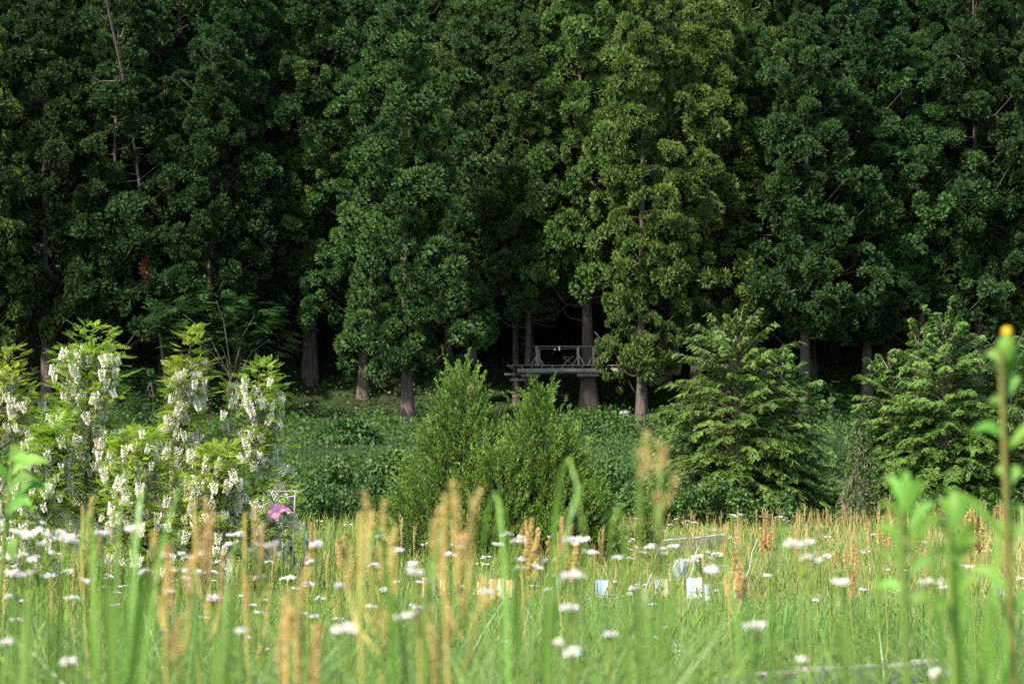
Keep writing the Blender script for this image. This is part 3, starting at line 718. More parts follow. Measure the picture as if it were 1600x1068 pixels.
def cypress(px, d, top, R, label, nbr=170, mat='cypress', lean=0, bare=.12, zmin=.05, twigs=60, H=None, shape=.8):
    x = PX(px, d); z0 = GZ(x, d); H = H or PZ(top + 14, d) - z0
    nbr = int(nbr * 1.5)
    root = thing('cypress_tree', (x, d, z0), label, 'conifer', 'feathery cypresses at the field edge')
    mb = MB(); zz = np.linspace(-.05, .92, 8)
    tube(mb, np.stack([lean * zz ** 2 + .05 * np.sin(zz * 7), .04 * np.cos(zz * 5), zz * H], 1), .10 * (1 - .96 * np.clip(zz, 0, 1)) * H / 5.5, 8)
    mb.build('trunk', M['twig'], root, True)
    t = 1 - (1 - (np.arange(nbr) + U(0, 1, nbr)) / nbr) ** .62
    t = zmin + np.clip(t, 0, 1) * (.985 - zmin)
    az = np.arange(nbr) * 2.4 + U(-.5, .5, nbr)
    l = R * np.interp(t, [0, .1, .3, .6, .85, 1], [.85, 1, 1, .76, .36, .07]) ** shape * U(.55, 1.15, nbr) * (.62 + .66 * vnoise(az * 1.3 + px, t * 7))
    hd = np.stack([np.cos(az), np.sin(az), 0 * az], 1); sd_ = np.stack([-np.sin(az), np.cos(az), 0 * az], 1)
    A = np.stack([lean * t ** 2, 0 * t, t * H], 1)
    asc = .30 + .35 * t + 1.5 * t ** 5; dz = U(-.22, .32, nbr)
    pos = lambda s, i: A[i] + hd[i] * (l[i] * s)[:, None] + UP * (l[i] * ((asc[i] + dz[i]) * s - .46 * s ** 2.2 * (1 - t[i] ** 4)))[:, None]
    al = np.arange(nbr)
    br = MB(); tubes3(br, A, pos(np.full(nbr, .5), al), pos(np.full(nbr, .96), al), .020, .004)
    n = twigs; ai = rng.integers(0, nbr, n); B0 = pos(U(.1, .5, n), ai); dd = nrm(unit(n) + hd[ai] * .8 - UP * .3)
    ln = U(.2, .55, n); tubes3(br, B0, B0 + dd * (ln * .5)[:, None] + unit(n) * .05, B0 + dd * ln[:, None], .008, .003)
    br.build('branch', M['twig'], root)['kind'] = 'stuff'
    lf = MB(); S = 10
    i = np.repeat(al, S * 2); s = np.tile(np.repeat(np.linspace(.24, 1.0, S), 2), nbr) + U(-.03, .03, nbr * S * 2)
    sg = np.tile([-1., 1.], nbr * S)
    m0 = len(i)
    p = pos(s, i); tw = nrm(hd[i] * .75 + sd_[i] * (sg * U(.5, 1.0, m0))[:, None] + UP * (.12 - .5 * s)[:, None] + rng.normal(size=(m0, 3)) * .12)
    tl = U(.16, .36, m0) * (1.15 - .45 * s) * np.clip(l[i] / 1.2, .50, 1.15)
    K = 6
    j = np.repeat(np.arange(m0), K * 2); q = np.tile(np.repeat((np.arange(K) + .4) / K, 2), m0); sg2 = np.tile([-1., 1.], m0 * K)
    nv = nrm(np.cross(tw, np.cross(UP, tw)) + rng.normal(size=(m0, 3)) * .38); bs = np.cross(tw, nv)
    m1 = len(j)
    qq = p[j] + tw[j] * (tl[j] * q)[:, None] - UP * (tl[j] * .30 * q * q)[:, None]
    ax = nrm(tw[j] * .8 + bs[j] * (sg2 * .8)[:, None] - UP * U(0, .3, m1)[:, None])
    bt = np.clip(rng.normal(.36, .16, nbr), 0, 1)[i] + .28 * (s - .55)
    leaves(lf, qq, ax, nrm(np.cross(ax, nv[j]) + rng.normal(size=(m1, 3)) * .25), (.085 + .05 * (1 - q)) * U(.7, 1.2, m1), .038, bt[j] + U(-.1, .1, m1) + .2 * q, .5, .1)
    lf.build('foliage', M[mat], root)
    return root
cypress(1152, 63, 492, 2.15, 'feathery cypress with a pointed top nearest the platform', 190)
cypress(1222, 64.5, 540, 1.45, 'feathery cypress with bare grey twigs joined to the pointed one', 130, twigs=140)
cypress(1090, 64, 590, 1.2, 'low feathery cypress at the platform side of the first group', 110)
cypress(1392, 66, 548, 1.55, 'feathery cypress with a bare leader in the second group', 130, twigs=130)
cypress(1476, 65, 494, 2.0, 'broad feathery cypress with drooping tips, tallest of the second group', 180)
cypress(1582, 65.5, 535, 1.7, 'feathery cypress behind the orange-budded weed', 130)
cypress(1436, 69, 487, 1.1, 'thin dark cypress poking up behind the second group', 80)

# vine-draped dead trunk at the foot of the second group
d = 61.0; x = PX(1338, d); z0 = GZ(x, d)
vt = thing('vine_draped_snag', (x, d, z0), 'short dead trunk wrapped in grey hanging twigs and vines', 'dead tree')
mb = MB(); tube(mb, [(0, 0, -.1), (.05, 0, 1.2), (.12, 0, 2.6)], [.13, .10, .04], 8); mb.build('trunk', M['greybark'], vt, True)
mb = MB(); n = 380; t = U(0.05, 1, n); az = U(0, 6.28, n); r = .12 + .42 * (1 - t) * U(.3, 1, n) + .05
A = np.stack([r * .5 * np.cos(az) + .1 * t, r * .5 * np.sin(az), t * 2.7], 1)
C = A + np.stack([r * np.cos(az + U(-.5, .5, n)), r * np.sin(az), -U(.2, .7, n)], 1); C[:, 2] = np.maximum(C[:, 2], .02)
tubes3(mb, A, (A + C) / 2 + unit(n) * .08, C, .007, .003); mb.build('vine', M['twig'], vt)['kind'] = 'stuff'
mb = MB(); n = 4200; t = U(0.0, 1, n) ** 1.3; az = U(0, 6.28, n); r = (.16 + .75 * vnoise(az * 1.5, t * 5)) * (.35 + .8 * (1 - t)) * U(.4, 1.05, n)
P = np.stack([r * np.cos(az) + .1 * t, r * np.sin(az), t * 2.75], 1); a = nrm(unit(n) - UP * .2)
leaves(mb, P, a, nrm(np.cross(a, unit(n))), U(.06, .12, n), .06, U(0.2, 1.1, n)); mb.build('foliage', M['broad'], vt)

# ------------------------------------------------------------------ shrubs and undergrowth
def shrub(px, d, w, h, n, leaf, mat, label, group='shrubs along the field edge', light=.5):
    x = PX(px, d); z0 = GZ(x, d); R = w / 2 * d / FPX; Hh = h * d / FPX
    root = thing('shrub', (x, d, z0), label, 'shrub', group)
    k = 26
    c = unit(k) * np.array([R * .72, R * .6, Hh * .45]); c[:, 2] = np.abs(c[:, 2]) * 1.5 + .06 * Hh
    rs = R * U(.22, .42, k)
    i = rng.integers(0, k, n); e = unit(n)
    P = c[i] + e * (rs[i] * U(.6, 1.0, n))[:, None] * np.array([1, 1, .75]); P[:, 2] = np.maximum(P[:, 2], .03)
    a = nrm(e * .7 + unit(n) * .6 - UP * .25); nv = nrm(e + UP * .8 + rng.normal(size=(n, 3)) * .3)
    mb = MB(); leaves(mb, P, a, nrm(np.cross(a, nv)), U(.7, 1.3, n) * leaf, U(.55, .8, n) * leaf, np.clip(rng.normal(light, .2, k)[i] + U(-.15, .15, n), 0, 1.2), .45)
    mb.build('foliage', mat, root)
    mb = MB(); tubes3(mb, np.zeros((k, 3)), c * .5 + UP * .1 * Hh, c, .02, .006); mb.build('stem', M['darktwig'], root)
BR = M['broad']
shrub(540, 62, 170, 130, 5200, .11, BR, 'wide dark leafy shrub behind the pink cloth')
shrub(612, 68, 110, 110, 2600, .14, BR, 'shrub with large pale leaves beside the pointed juniper', light=.8)
shrub(500, 58, 90, 95, 2600, .10, BR, 'leafy shrub just behind the pale pipe frame')
shrub(960, 66, 120, 110, 3600, .11, BR, 'leafy shrub between the bushy juniper and the first cypress')
shrub(1040, 60, 110, 105, 3600, .10, BR, 'leafy shrub at the foot of the first cypress', light=.6)
shrub(1120, 60.5, 130, 85, 3600, .10, BR, 'leafy shrub with climbing stems below the cypress trunk', light=.6)
shrub(1215, 61, 120, 60, 2600, .10, BR, 'low dark shrub past the first cypress group')
shrub(1290, 63, 80, 70, 1800, .11, BR, 'low shrub beside the vine-wrapped dead trunk')
shrub(1470, 63, 160, 50, 2600, .10, BR, 'low shrub strip under the broad cypress')
shrub(1005, 45, 50, 45, 900, .08, BR, 'small leafy shrub standing in the field by the netted tunnel', light=.8)
shrub(930, 655 / 655 * 127, 190, 32, 3000, .2, BR, 'low green shrub bank below the flared cedar', light=.6)
shrub(545, 112, 90, 32, 900, .42, M['dark_broad'], 'shaded shrub with large flat leaves on the dark slope', light=1.1)
shrub(590, 70, 40, 60, 900, .1, BR, 'young upright shrub on the green slope', light=.9)

# slope undergrowth: one uncountable mass
n = 120000
yy = 60 + 92 * U(0, 1, n) ** 1.15
xx = U(-1, 1, n) * (0.2118 * yy + 5)
keep = yy < 155
keep &= U(0, 1, n) < np.where(yy < 112, 1.0, 0.75 + 0.5 * vnoise(xx * .35 + 9, yy * .35))
xx, yy = xx[keep], yy[keep]; n = len(xx)
hh = 0.10 + 1.25 * vnoise(xx * .55, yy * .45) * vnoise(xx * .17 + 4, yy * .17 + 8) * 1.6 + .25 * vnoise(xx * 1.9, yy * 1.9)
zz = ground_z(xx, yy) + hh * np.sqrt(U(.1, 1, n))
P = np.stack([xx, yy, zz], 1); a = nrm(unit(n) * np.array([1, 1, .5]) - UP * .2); nv = nrm(UP + rng.normal(size=(n, 3)) * .5)
patch = vnoise(xx * .3 + 20, yy * .3)
sz = U(.08, .17, n) * (0.7 + .7 * patch) * np.where(yy > 112, 1.5, 1)
mb = MB(); leaves(mb, P, a, nrm(np.cross(a, nv)), sz, sz * U(.4, .75, n), np.clip(.15 + .55 * patch + rng.normal(0, .16, n), 0, 1.2), .45)
n2 = 16000
y2 = U(62, 125, n2); x2 = U(-1, 1, n2) * (.2118 * y2 + 3); m = vnoise(x2 * .22 + 40, y2 * .22) > .56; x2, y2 = x2[m], y2[m]
ribbons(mb, np.stack([x2, y2, ground_z(x2, y2) + .15], 1), U(0, 6.28, len(x2)), U(.5, 1.2, len(x2)), .035, U(.1, .7, len(x2)), U(.1, .7, len(x2)), 3)
tag(mb.build('undergrowth', M['slope']), kind='stuff')

# ------------------------------------------------------------------ field grass
def scatter(n, y0, y1, pw=1.0, margin=1.0):
    # even by frustum area when pw == 1
    y = np.sqrt(y0 ** 2 + (y1 ** 2 - y0 ** 2) * U(0, 1, n)) if pw == 1 else y0 + (y1 - y0) * U(0, 1, n) ** pw
    return U(-1, 1, n) * (.2118 * y + margin), y
def ppx(x, y): return x / y * FPX + 800
n = 62000
x, y = scatter(n, 13, 66, 1.25)
px = ppx(x, y)
pn = vnoise(x * .5 + 3, y * .3 + 1); fine = vnoise(x * 2.2, y * 1.1)
dry = (px > 930) * np.clip((y - 22) / 8, 0, 1) * .38
kerbzone = (px > 1090) & (px < 1520) & (y < 17.6)
isdry = (U(0, 1, n) < np.clip(.07 + dry * (pn * 1.3), 0, .8)) & ~kerbzone
tall = np.where(px < 930, 1.25, 0.85) * (0.55 + .7 * pn)
tall = np.where((y > 36) & (px > 1180), tall * (.55 + .6 * (vnoise(x * .8, y * .8) > .45)), tall)
L = U(.16, .42, n) * tall * np.where(y < 22, 1.15, 1)
L = np.where(kerbzone, L * .15, L)
P = np.stack([x, y, ground_z(x, y) - .01], 1)
az = U(0, 6.28, n); lean = U(.05, .75, n)
W = U(.006, .016, n) * (1 + y / 60)
capz = np.where((px > 640) & (px < 1580) & (y < 29), CAM_Z - U(178, 240, n) * y / FPX, 9.0)
L = np.minimum(L, np.maximum(capz, .06))
tn = np.clip(.15 + .6 * pn + .25 * (fine - .5) + U(-.2, .2, n), 0, 1.1)
for nm, m, mat in (('meadow_grass', ~isdry, M['grass']), ('dry_meadow_grass', isdry, M['drygrass'])):
    mb = MB(); ribbons(mb, P[m], az[m], L[m], W[m], lean[m], tn[m], 2)
    tag(mb.build(nm, mat), kind='stuff')
# lush upright stand in the middle ground
n = 9000
x, y = scatter(n, 15, 27, 1); px = ppx(x, y)
w = np.exp(-((px - 860) / 240) ** 2) + .55 * np.exp(-((px - 1330) / 170) ** 2) * (y > 18.2) + .35 * (px < 600) + .25
m = (U(0, 1, n) < w * (.4 + .8 * vnoise(x * .9 + 5, y * .6))) & ~((px > 1080) & (px < 1530) & (y < 18.0))
x, y = x[m], y[m]; n = len(x)
Ls = np.minimum(U(.42, .80, n), np.maximum(.08, CAM_Z - U(172, 235, n) * y / FPX))
mb = MB(); ribbons(mb, np.stack([x, y, ground_z(x, y) - .01], 1), U(0, 6.28, n), Ls, U(.008, .016, n), U(.05, .45, n), U(0, .9, n), 4)
tag(mb.build('lush_grass', M['lushgrass']), kind='stuff')
# clover-like low leaves in the field
n = 30000
x, y = scatter(n, 14, 60, 1.3); m = vnoise(x * .7 + 12, y * .5) > .42; x, y = x[m], y[m]; n = len(x)
P = np.stack([x, y, ground_z(x, y) + U(.02, .16, n)], 1); a = nrm(unit(n) * np.array([1, 1, .35]))
mb = MB(); leaves(mb, P, a, nrm(np.cross(a, nrm(UP + rng.normal(size=(n, 3)) * .4))), U(.03, .07, n), U(.02, .04, n), U(0, .8, n)); tag(mb.build('ground_cover', M['grass']), kind='stuff')

# ------------------------------------------------------------------ sorrel
def curve(base, az, L, lean, k=9, bow=0.0):
    s = np.linspace(0, 1, k)
    r = L * (lean * s ** 1.6 + bow * np.sin(np.pi * s))
    return np.stack([base[0] + np.cos(az) * r, base[1] + np.sin(az) * r, base[2] + L * s * (1 - .15 * lean * s)], 1)
def seed_spike(mb, pts, r, n, t0=.5):
    k = len(pts); s = U(0, 1, n); f = s * (k - 1); i = np.minimum(f.astype(int), k - 2); fr = (f - i)[:, None]
    P = pts[i] * (1 - fr) + pts[i + 1] * fr
    az = U(0, 6.28, n); whorl = .72 + .28 * np.sin(s * len(pts) * 5.0)
    rr = r * np.sin(np.pi * np.clip(s * .86 + .14, 0, 1)) ** .6 * whorl * U(.3, 1, n)
    e = np.stack([np.cos(az), np.sin(az), U(-.5, .5, n)], 1)
    a = nrm(e + unit(n) * .5)
    leaves(mb, P + e * rr[:, None] * .6, a, nrm(np.cross(a, unit(n))), r * U(.45, .75, n), r * U(.4, .6, n), np.clip(t0 + U(-.3, .3, n), 0, 1), .5)
def sorrel_small(H, ns=5):
    mb = MB()
    tube(mb, curve((0, 0, 0), U(0, 6.28), H * .95, U(0, .12)), .004, 4, .1)
    for k in range(ns):
        b = np.array([0, 0, H * U(.45, .72)]) if k else np.array([0, 0, H * .55])
        c = curve(b, U(0, 6.28), H * U(.22, .38) if k else H * .46, U(.1, .45) if k else .05, 7)
        seed_spike(mb, c, U(.010, .016), 80, U(.2, .8))
    return mb.mesh('sorrel_plant', M['sorrel'])
sorrels = [sorrel_small(U(.62, .8), rng.integers(3, 7)) for k in range(7)]

def sorrel_big(px, tip, d, spikes_, label, stem_mat='ochrestem', r=.0066):
    """spikes_: (px, py bottom, px, py top) of every seed spike"""
    x = PX(px, d); z0 = GZ(x, d)
    root = thing('sorrel_plant', (x, d, z0), label, 'sorrel plant', 'flowering sorrel plants close by')
    pt = lambda a, b, dy=0.0: np.array([PX(a, d + dy) - x, dy, PZ(b, d + dy) - z0])
    top = pt(px, tip)
    mb = MB(); s = np.linspace(0, 1, 10)[:, None]
    main = top * s + np.array([.02, .01, 0]) * np.sin(s * 5)
    tube(mb, main, np.linspace(.0040, .0022, 10), 6, .4)
    segs = []
    for (a, b, c, e) in spikes_:
        dy = U(-.08, .08); p, q = pt(a, b, dy), pt(c, e, dy)
        f = np.clip((p[2] - .07) / top[2], .15, .95); m0 = top * f
        tube(mb, [m0, (m0 + p) / 2 + np.array([(p[0] - m0[0]) * .15, 0, -.01]), p, p + (q - p) * .5, q], [.0022, .002, .0018, .0015, .001], 5, .4)
        segs.append((p, q))
    mb.build('stem', M[stem_mat], root, True)
    for (p, q) in segs:
        sp = MB(); k = 8; s = np.linspace(0, 1, k)[:, None]
        c = p + (q - p) * s + np.array([U(-.01, .01), 0, 0]) * np.sin(np.pi * s)
        seed_spike(sp, c, r * U(.85, 1.2), int(380 * max(.25, np.linalg.norm(q - p) / .12)), .55)
        sp.build('seed_spike', M['sorrel'], root)
sorrel_big(588, 800, 3.0, [(566, 900, 570, 768), (580, 880, 584, 800), (596, 905, 600, 782), (612, 930, 616, 822), (604, 1000, 612, 930), (545, 920, 536, 870)], 'ochre sorrel with a tight sheaf of upright spikes below the shrub slope')
sorrel_big(722, 770, 2.8, [(692, 900, 690, 790), (712, 850, 708, 752), (735, 870, 748, 765), (722, 880, 728, 830), (744, 960, 752, 900)], 'ochre sorrel with three tall blurred spikes in front of the pointed juniper')
sorrel_big(1026, 700, 2.6, [(1016, 728, 1010, 674), (1000, 752, 995, 700), (1030, 740, 1026, 690), (1034, 735, 1044, 698), (1034, 792, 1052, 738), (1026, 785, 1028, 770)], 'pinkish sorrel fork on a green stem before the green slope', 'stem', .006)
sorrel_big(478, 930, 2.8, [(470, 1060, 478, 890), (450, 1068, 456, 950), (492, 1070, 500, 970), (462, 980, 452, 920)], 'ochre sorrel rising from the bottom edge below the pink cloth')
sorrel_big(288, 880, 3.0, [(282, 1020, 286, 960), (245, 920, 242, 828), (258, 960, 262, 850), (300, 930, 312, 860)], 'ochre sorrel with reddish spikes beside the broad grass blades')
sorrel_big(325, 780, 4.0, [(318, 890, 322, 775), (330, 905, 336, 800), (308, 880, 306, 810), (345, 940, 350, 860)], 'tall blurred sorrel in front of the rounded white-flowered locust')
sorrel_big(402, 800, 4.2, [(398, 850, 396, 782), (408, 880, 412, 820), (390, 950, 392, 900), (420, 960, 424, 910)], 'reddish sorrel just before the pink cloth')
sorrel_big(145, 790, 5.5, [(146, 830, 147, 776), (138, 860, 140, 822), (152, 870, 156, 830)], 'slender sorrel in front of the tallest white-flowered locust')
sorrel_big(682, 930, 3.0, [(674, 990, 672, 940), (680, 1030, 668, 960), (690, 1000, 696, 950)], 'low ochre sorrel below the striped plastic guards')
sorrel_big(824, 840, 8.5, [(822, 868, 822, 812), (830, 880, 832, 808), (826, 900, 836, 840), (818, 850, 816, 826), (838, 905, 842, 850), (834, 860, 840, 825)], 'reddish branched sorrel in front of the broader juniper', r=.011)
sorrel_big(880, 830, 8.5, [(876, 880, 878, 808), (884, 900, 892, 820), (888, 870, 884, 830), (870, 900, 868, 850), (894, 910, 900, 850), (858, 912, 856, 845)], 'reddish sorrel with upright spikes beside the flat white flowers', r=.011)
sorrel_big(488, 860, 11, [(486, 900, 488, 815), (492, 905, 494, 850), (482, 920, 480, 868)], 'thin dark red sorrel in front of the wide leafy shrub', r=.011)
sorrel_big(540, 850, 9, [(538, 890, 540, 828), (546, 900, 550, 850), (530, 880, 528, 842)], 'ochre sorrel at the foot of the wide leafy shrub', r=.011)
sorrel_big(1146, 900, 8.0, [(1142, 915, 1146, 862), (1150, 925, 1154, 880), (1138, 930, 1136, 895), (1156, 935, 1160, 900)], 'dense rust-red sorrel beside the netted tunnel', r=.016)
sorrel_big(1516, 820, 14, [(1516, 850, 1517, 786), (1510, 855, 1509, 805), (1522, 858, 1526, 806), (1504, 860, 1502, 826), (1530, 862, 1533, 824), (1513, 850, 1512, 800)], 'pink-brown sorrel pyramid in front of the broad cypress', r=.020)
sorrel_big(1380, 830, 18, [(1381, 850, 1378, 806), (1388, 852, 1392, 822), (1374, 855, 1372, 826)], 'short red-brown sorrel near the vine-wrapped trunk', r=.022)
sorrel_big(1194, 830, 20, [(1194, 855, 1194, 806), (1200, 860, 1203, 830), (1188, 860, 1186, 835)], 'ochre sorrel standing before the first cypress group', r=.022)
sorrel_big(1328, 850, 13, [(1328, 880, 1330, 852), (1334, 900, 1336, 862), (1322, 890, 1320, 856), (1330, 930, 1332, 890)], 'orange sorrel in the dry patch of the field', r=.014)

ct = {'near': 0}
k = 0; placed = []
while len(placed) < 282:
    yv = 15 + 47 * U(0, 1) ** .8; xv = U(-1, 1) * .2118 * yv; pxv = ppx(xv, yv)
    pr = .25 + 1.0 * (pxv > 1130) * (.35 + (vnoise(xv * .5 + 2, yv * .5) > .45)) + .35 * (700 < pxv < 1130) * (yv < 24) + .3 * (pxv < 600) * (yv < 26)
    if U(0, 1) < pr * .8 and not (640 < pxv < 1580 and yv < 29.5): placed.append((pxv, yv, xv))
placed.sort()
for k, (pxv, yv, xv) in enumerate(placed):
    o = put('sorrel_plant', sorrels[rng.integers(7)], None, (xv, yv, GZ(xv, yv)), U(0, 6.28), U(.75, 1.15) * (1 if yv < 40 else .78))
    tag(o, f'small ochre sorrel standing in the sunlit field, {nth(k + 1)} from the left', 'sorrel plant', 'small sorrel plants across the field')
mb = MB(); n = 800
y = 30 + 34 * U(0, 1, n) ** .7; x = U(-.1, 1, n) * .2118 * y + .5; m = vnoise(x * .5 + 2, y * .5) > .42; x, y = x[m], y[m]
for q in range(3):
    nn = len(x); ribbons(mb, np.stack([x + U(-.08, .08, nn), y, ground_z(x, y) + .18], 1), U(0, 6.28, nn), U(.16, .38, nn), U(.003, .007, nn), U(0, .3, nn), U(0, 1, nn), 4, power=.35)
tag(mb.build('sorrel_undergrowth', M['rust']), kind='stuff')

# ------------------------------------------------------------------ flat-topped white flowers
def flower_head(r, seed):
    mb = MB(); n = 22
    az = np.arange(n) * 2 * np.pi / n + U(-.08, .08, n)
    e = np.stack([np.cos(az), np.sin(az), U(-.30, .20, n)], 1); s = np.stack([-np.sin(az), np.cos(az), U(-.25, .25, n)], 1)
    leaves(mb, e * r * .28 + UP * U(0, .1 * r, n)[:, None], nrm(e), nrm(s), r * U(.62, .78, n), r * .26, U(.3, 1, n), .7)
    n2 = 16; az = U(0, 6.28, n2); e = np.stack([np.cos(az), np.sin(az), U(.25, .8, n2)], 1)
    leaves(mb, e * r * U(.1, .5, n2)[:, None] * np.array([1, 1, .8]), nrm(e), unit(n2), r * .36, r * .32, U(.3, 1, n2), .6)
    return mb.mesh('flower_head', M['petal'])
def disc(r):
    mb = MB(); th = np.arange(8) * np.pi / 4
    v = [np.stack([r * c * np.cos(th), r * c * np.sin(th), 0 * th + z * r], 1) for c, z in ((1, 0), (.7, .5))]
    v.append(np.array([[0, 0, .7 * r]])); i = np.arange(8); j = (i + 1) % 8
    v = np.concatenate(v)
    mb.add(v, np.stack([i, j, j + 8, i + 8], 1)); mb.add(v, np.stack([i + 8, j + 8, 0 * i + 16], 1))
    return mb.mesh('yellow_disc', M['yolk'])
heads = [flower_head(1.0, k) for k in range(4)]; yolk = disc(.26)
def fleabane(px, py, d, spread, nh, label, group, r=.012, hang=.7, parts=True):
    """px, py: middle of the flat flower cluster; spread: half width in pixels"""
    x = PX(px, d); z0 = GZ(x, d); top = PZ(py, d) - z0
    if top < .05: z0 = PZ(py, d) - .25; top = .25
    root = thing('fleabane_plant', (x, d, z0), label, 'wildflower', group)
    R = spread * d / FPX
    st = MB(); fork = np.array([0, 0, top - max(.06, R * 1.6)])
    fork[2] = max(fork[2], top * .3); fat = 1 + max(0, d - 5) / 14
    tube(st, [(U(-.03, .03), U(-.03, .03), 0), (0, 0, fork[2] * .5), fork], np.array([.003, .0026, .002]) * fat, 5, .5)
    for k in range(nh):
        a = U(0, 6.28); q = math.sqrt((k + .5) / nh) * R
        h = np.array([q * math.cos(a), q * math.sin(a) * .8, top + U(-.5, .5) * R * .35 - .3 * q])
        tube(st, [fork - UP * U(0, .03), (fork + h) / 2 + np.array([h[0] * .12, h[1] * .12, -.01]), h], np.array([.0017, .0014, .0012]) * fat, 4, .6)
        s = r * U(.8, 1.2)
        o = put('flower_head', heads[rng.integers(4)], root, h, 0, s); o.rotation_euler = (U(-.35, .35), U(-.35, .35), U(0, 6.28))
        if parts: put('yellow_disc', yolk, o, (0, 0, .12))
    n = 6; zz = U(.2, .85, n) * fork[2]; P = np.stack([0 * zz, 0 * zz, zz], 1); az = U(0, 6.28, n)
    a = nrm(np.stack([np.cos(az), np.sin(az), U(.4, 1, n)], 1)); leaves(st, P, a, nrm(np.cross(a, UP)), U(.04, .08, n), .010, .4)
    st.build('stem', M['stem'], root)
G1, G2 = 'white fleabane plants close to the camera', 'white fleabane plants across the field'
big = [(62, 822, 6.5, 48, 16, .014, 'broad mass of white fleabane at the picture edge below the locusts'),
       (40, 860, 6.0, 36, 8, .014, 'white fleabane just below the broad mass at the edge'), (30, 888, 5.5, 26, 5, .013, 'flat white fleabane under the edge cluster'),
       (100, 835, 6.2, 22, 6, .013, 'white fleabane at the inner end of the broad edge mass'),
       (138, 903, 6.0, 16, 3, .012, 'small white fleabane between the edge mass and the grass blades'), (18, 930, 5.5, 8, 2, .012, 'low white fleabane at the very picture edge'),
       (280, 862, 8.0, 26, 8, .015, 'pinkish white fleabane beside the tall sorrel under the narrow locust spire'), (278, 885, 8.0, 22, 6, .015, 'white fleabane directly under the pinkish one'),
       (365, 830, 9.5, 18, 7, .016, 'white fleabane under the rounded locust'), (368, 845, 9.5, 14, 5, .016, 'lower white fleabane under the rounded locust'),
       (412, 848, 4.2, 24, 5, .012, 'blurred lilac-white fleabane before the pink cloth'), (376, 982, 3.6, 8, 2, .011, 'single blurred white fleabane low beside the ochre sorrel'),
       (210, 820, 4.5, 14, 3, .012, 'white fleabane between the arching grass blades'), (115, 1030, 3.5, 20, 4, .011, 'blurred white fleabane at the bottom edge under the grass blades'),
       (10, 998, 4.0, 8, 2, .012, 'blurred white fleabane at the bottom corner'), (545, 975, 3.4, 18, 4, .011, 'blurred white fleabane beside the ochre sheaf of sorrel'),
       (634, 958, 3.6, 22, 4, .011, 'blurred white fleabane between the two ochre sorrels'), (532, 912, 5.0, 9, 2, .012, 'white fleabane left of the ochre sheaf of sorrel'),
       (652, 888, 3.6, 12, 2, .012, 'blurred lilac fleabane beside the tall three-spiked sorrel'), (800, 835, 8.5, 26, 9, .016, 'flat-topped white fleabane in front of the broader juniper'),
       (775, 848, 8.5, 9, 3, .014, 'small white fleabane head beside the flat-topped one'), (812, 885, 8.5, 10, 3, .015, 'white fleabane below the flat-topped one'),
       (910, 838, 8.5, 24, 9, .016, 'flat-topped white fleabane beside the upright reddish sorrel'), (925, 858, 8.5, 14, 4, .015, 'white fleabane under the second flat-topped one'),
       (833, 882, 8.0, 12, 4, .015, 'white fleabane between the flat-topped pair'), (858, 873, 8.5, 12, 4, .015, 'white fleabane below the upright reddish sorrel'),
       (868, 893, 8.5, 12, 4, .015, 'white fleabane low beside the thin garden stake'), (900, 895, 4.0, 26, 7, .012, 'large blurred pinkish fleabane before the pale blue guard'),
       (892, 945, 3.6, 14, 4, .012, 'blurred white fleabane under the large pinkish one'), (866, 1000, 3.4, 9, 2, .0115, 'blurred lilac fleabane low in the middle grass'),
       (895, 1012, 3.4, 11, 2, .0115, 'blurred white fleabane beside the lilac one in the grass'), (950, 987, 3.6, 13, 3, .0115, 'blurred white fleabane tilted in the middle grass'),
       (1175, 972, 3.4, 22, 5, .012, 'pair of big blurred white heads above the stone kerb'), (1110, 885, 4.2, 18, 4, .012, 'blurred pink-white fleabane before the netted tunnel'),
       (1250, 845, 4.4, 20, 5, .012, 'bright blurred white fleabane in the sunny field'), (1262, 866, 4.4, 16, 4, .012, 'blurred white fleabane right under the bright one'),
       (1318, 905, 4.6, 14, 3, .012, 'blurred white fleabane before the dry patch'), (1450, 905, 4.2, 12, 3, .012, 'blurred white fleabane beside the leafy tall weed'),
       (1245, 1025, 3.4, 8, 1, .012, 'single blurred white head in front of the stone kerb'), (1463, 1045, 3.4, 11, 2, .012, 'blurred white fleabane at the bottom edge beside the reed blades'),
       (1020, 852, 9.0, 24, 8, .016, 'white fleabane in front of the netted tunnel end'), (1048, 850, 10, 12, 4, .016, 'small white fleabane near the tunnel hoop'),
       (1062, 872, 10, 16, 6, .017, 'white fleabane among the tunnel netting'), (1098, 866, 10, 18, 7, .017, 'white fleabane before the tunnel middle'), (1112, 862, 11, 12, 5, .017, 'white fleabane under the tunnel ridge pole'),
       (1295, 866, 12, 10, 4, .018, 'white fleabane behind the bright blurred one'), (1200, 895, 12, 8, 3, .018, 'white fleabane beside the last white guard'),
       (1470, 915, 10, 10, 4, .016, 'round white daisy-like fleabane beside the leafy tall weed'), (1560, 912, 10, 9, 5, .016, 'round white fleabane near the orange-budded weed'),
       (1437, 845, 18, 10, 4, .024, 'white fleabane near the field edge'), (1511, 882, 14, 8, 3, .02, 'white fleabane among the red sorrel')]
for (px, py, d, sp, nh, r, lab) in big: fleabane(px, py, d, sp, nh, lab, G1, r)
pts = []
while len(pts) < 135:
    d = 11 + 40 * U(0, 1) ** 1.3; px = U(0, 1600); py = HORIZON + (CAM_Z - U(.42, .72)) * FPX / d
    if px > 1080 and d < 18: continue
    pts.append((px, py, d))
for q in range(42):
    pts.append((U(0, 640) if q < 30 else U(640, 1000), U(830, 965), U(5.5, 11)))
pts.sort()
for k, (px, py, d) in enumerate(pts):
    fleabane(px, py, d, U(4, 11), int(rng.integers(3, 8)), f'small white fleabane scattered in the field, {nth(k + 1)} from the left', G2, .013 * (1 + d / 50), parts=False)

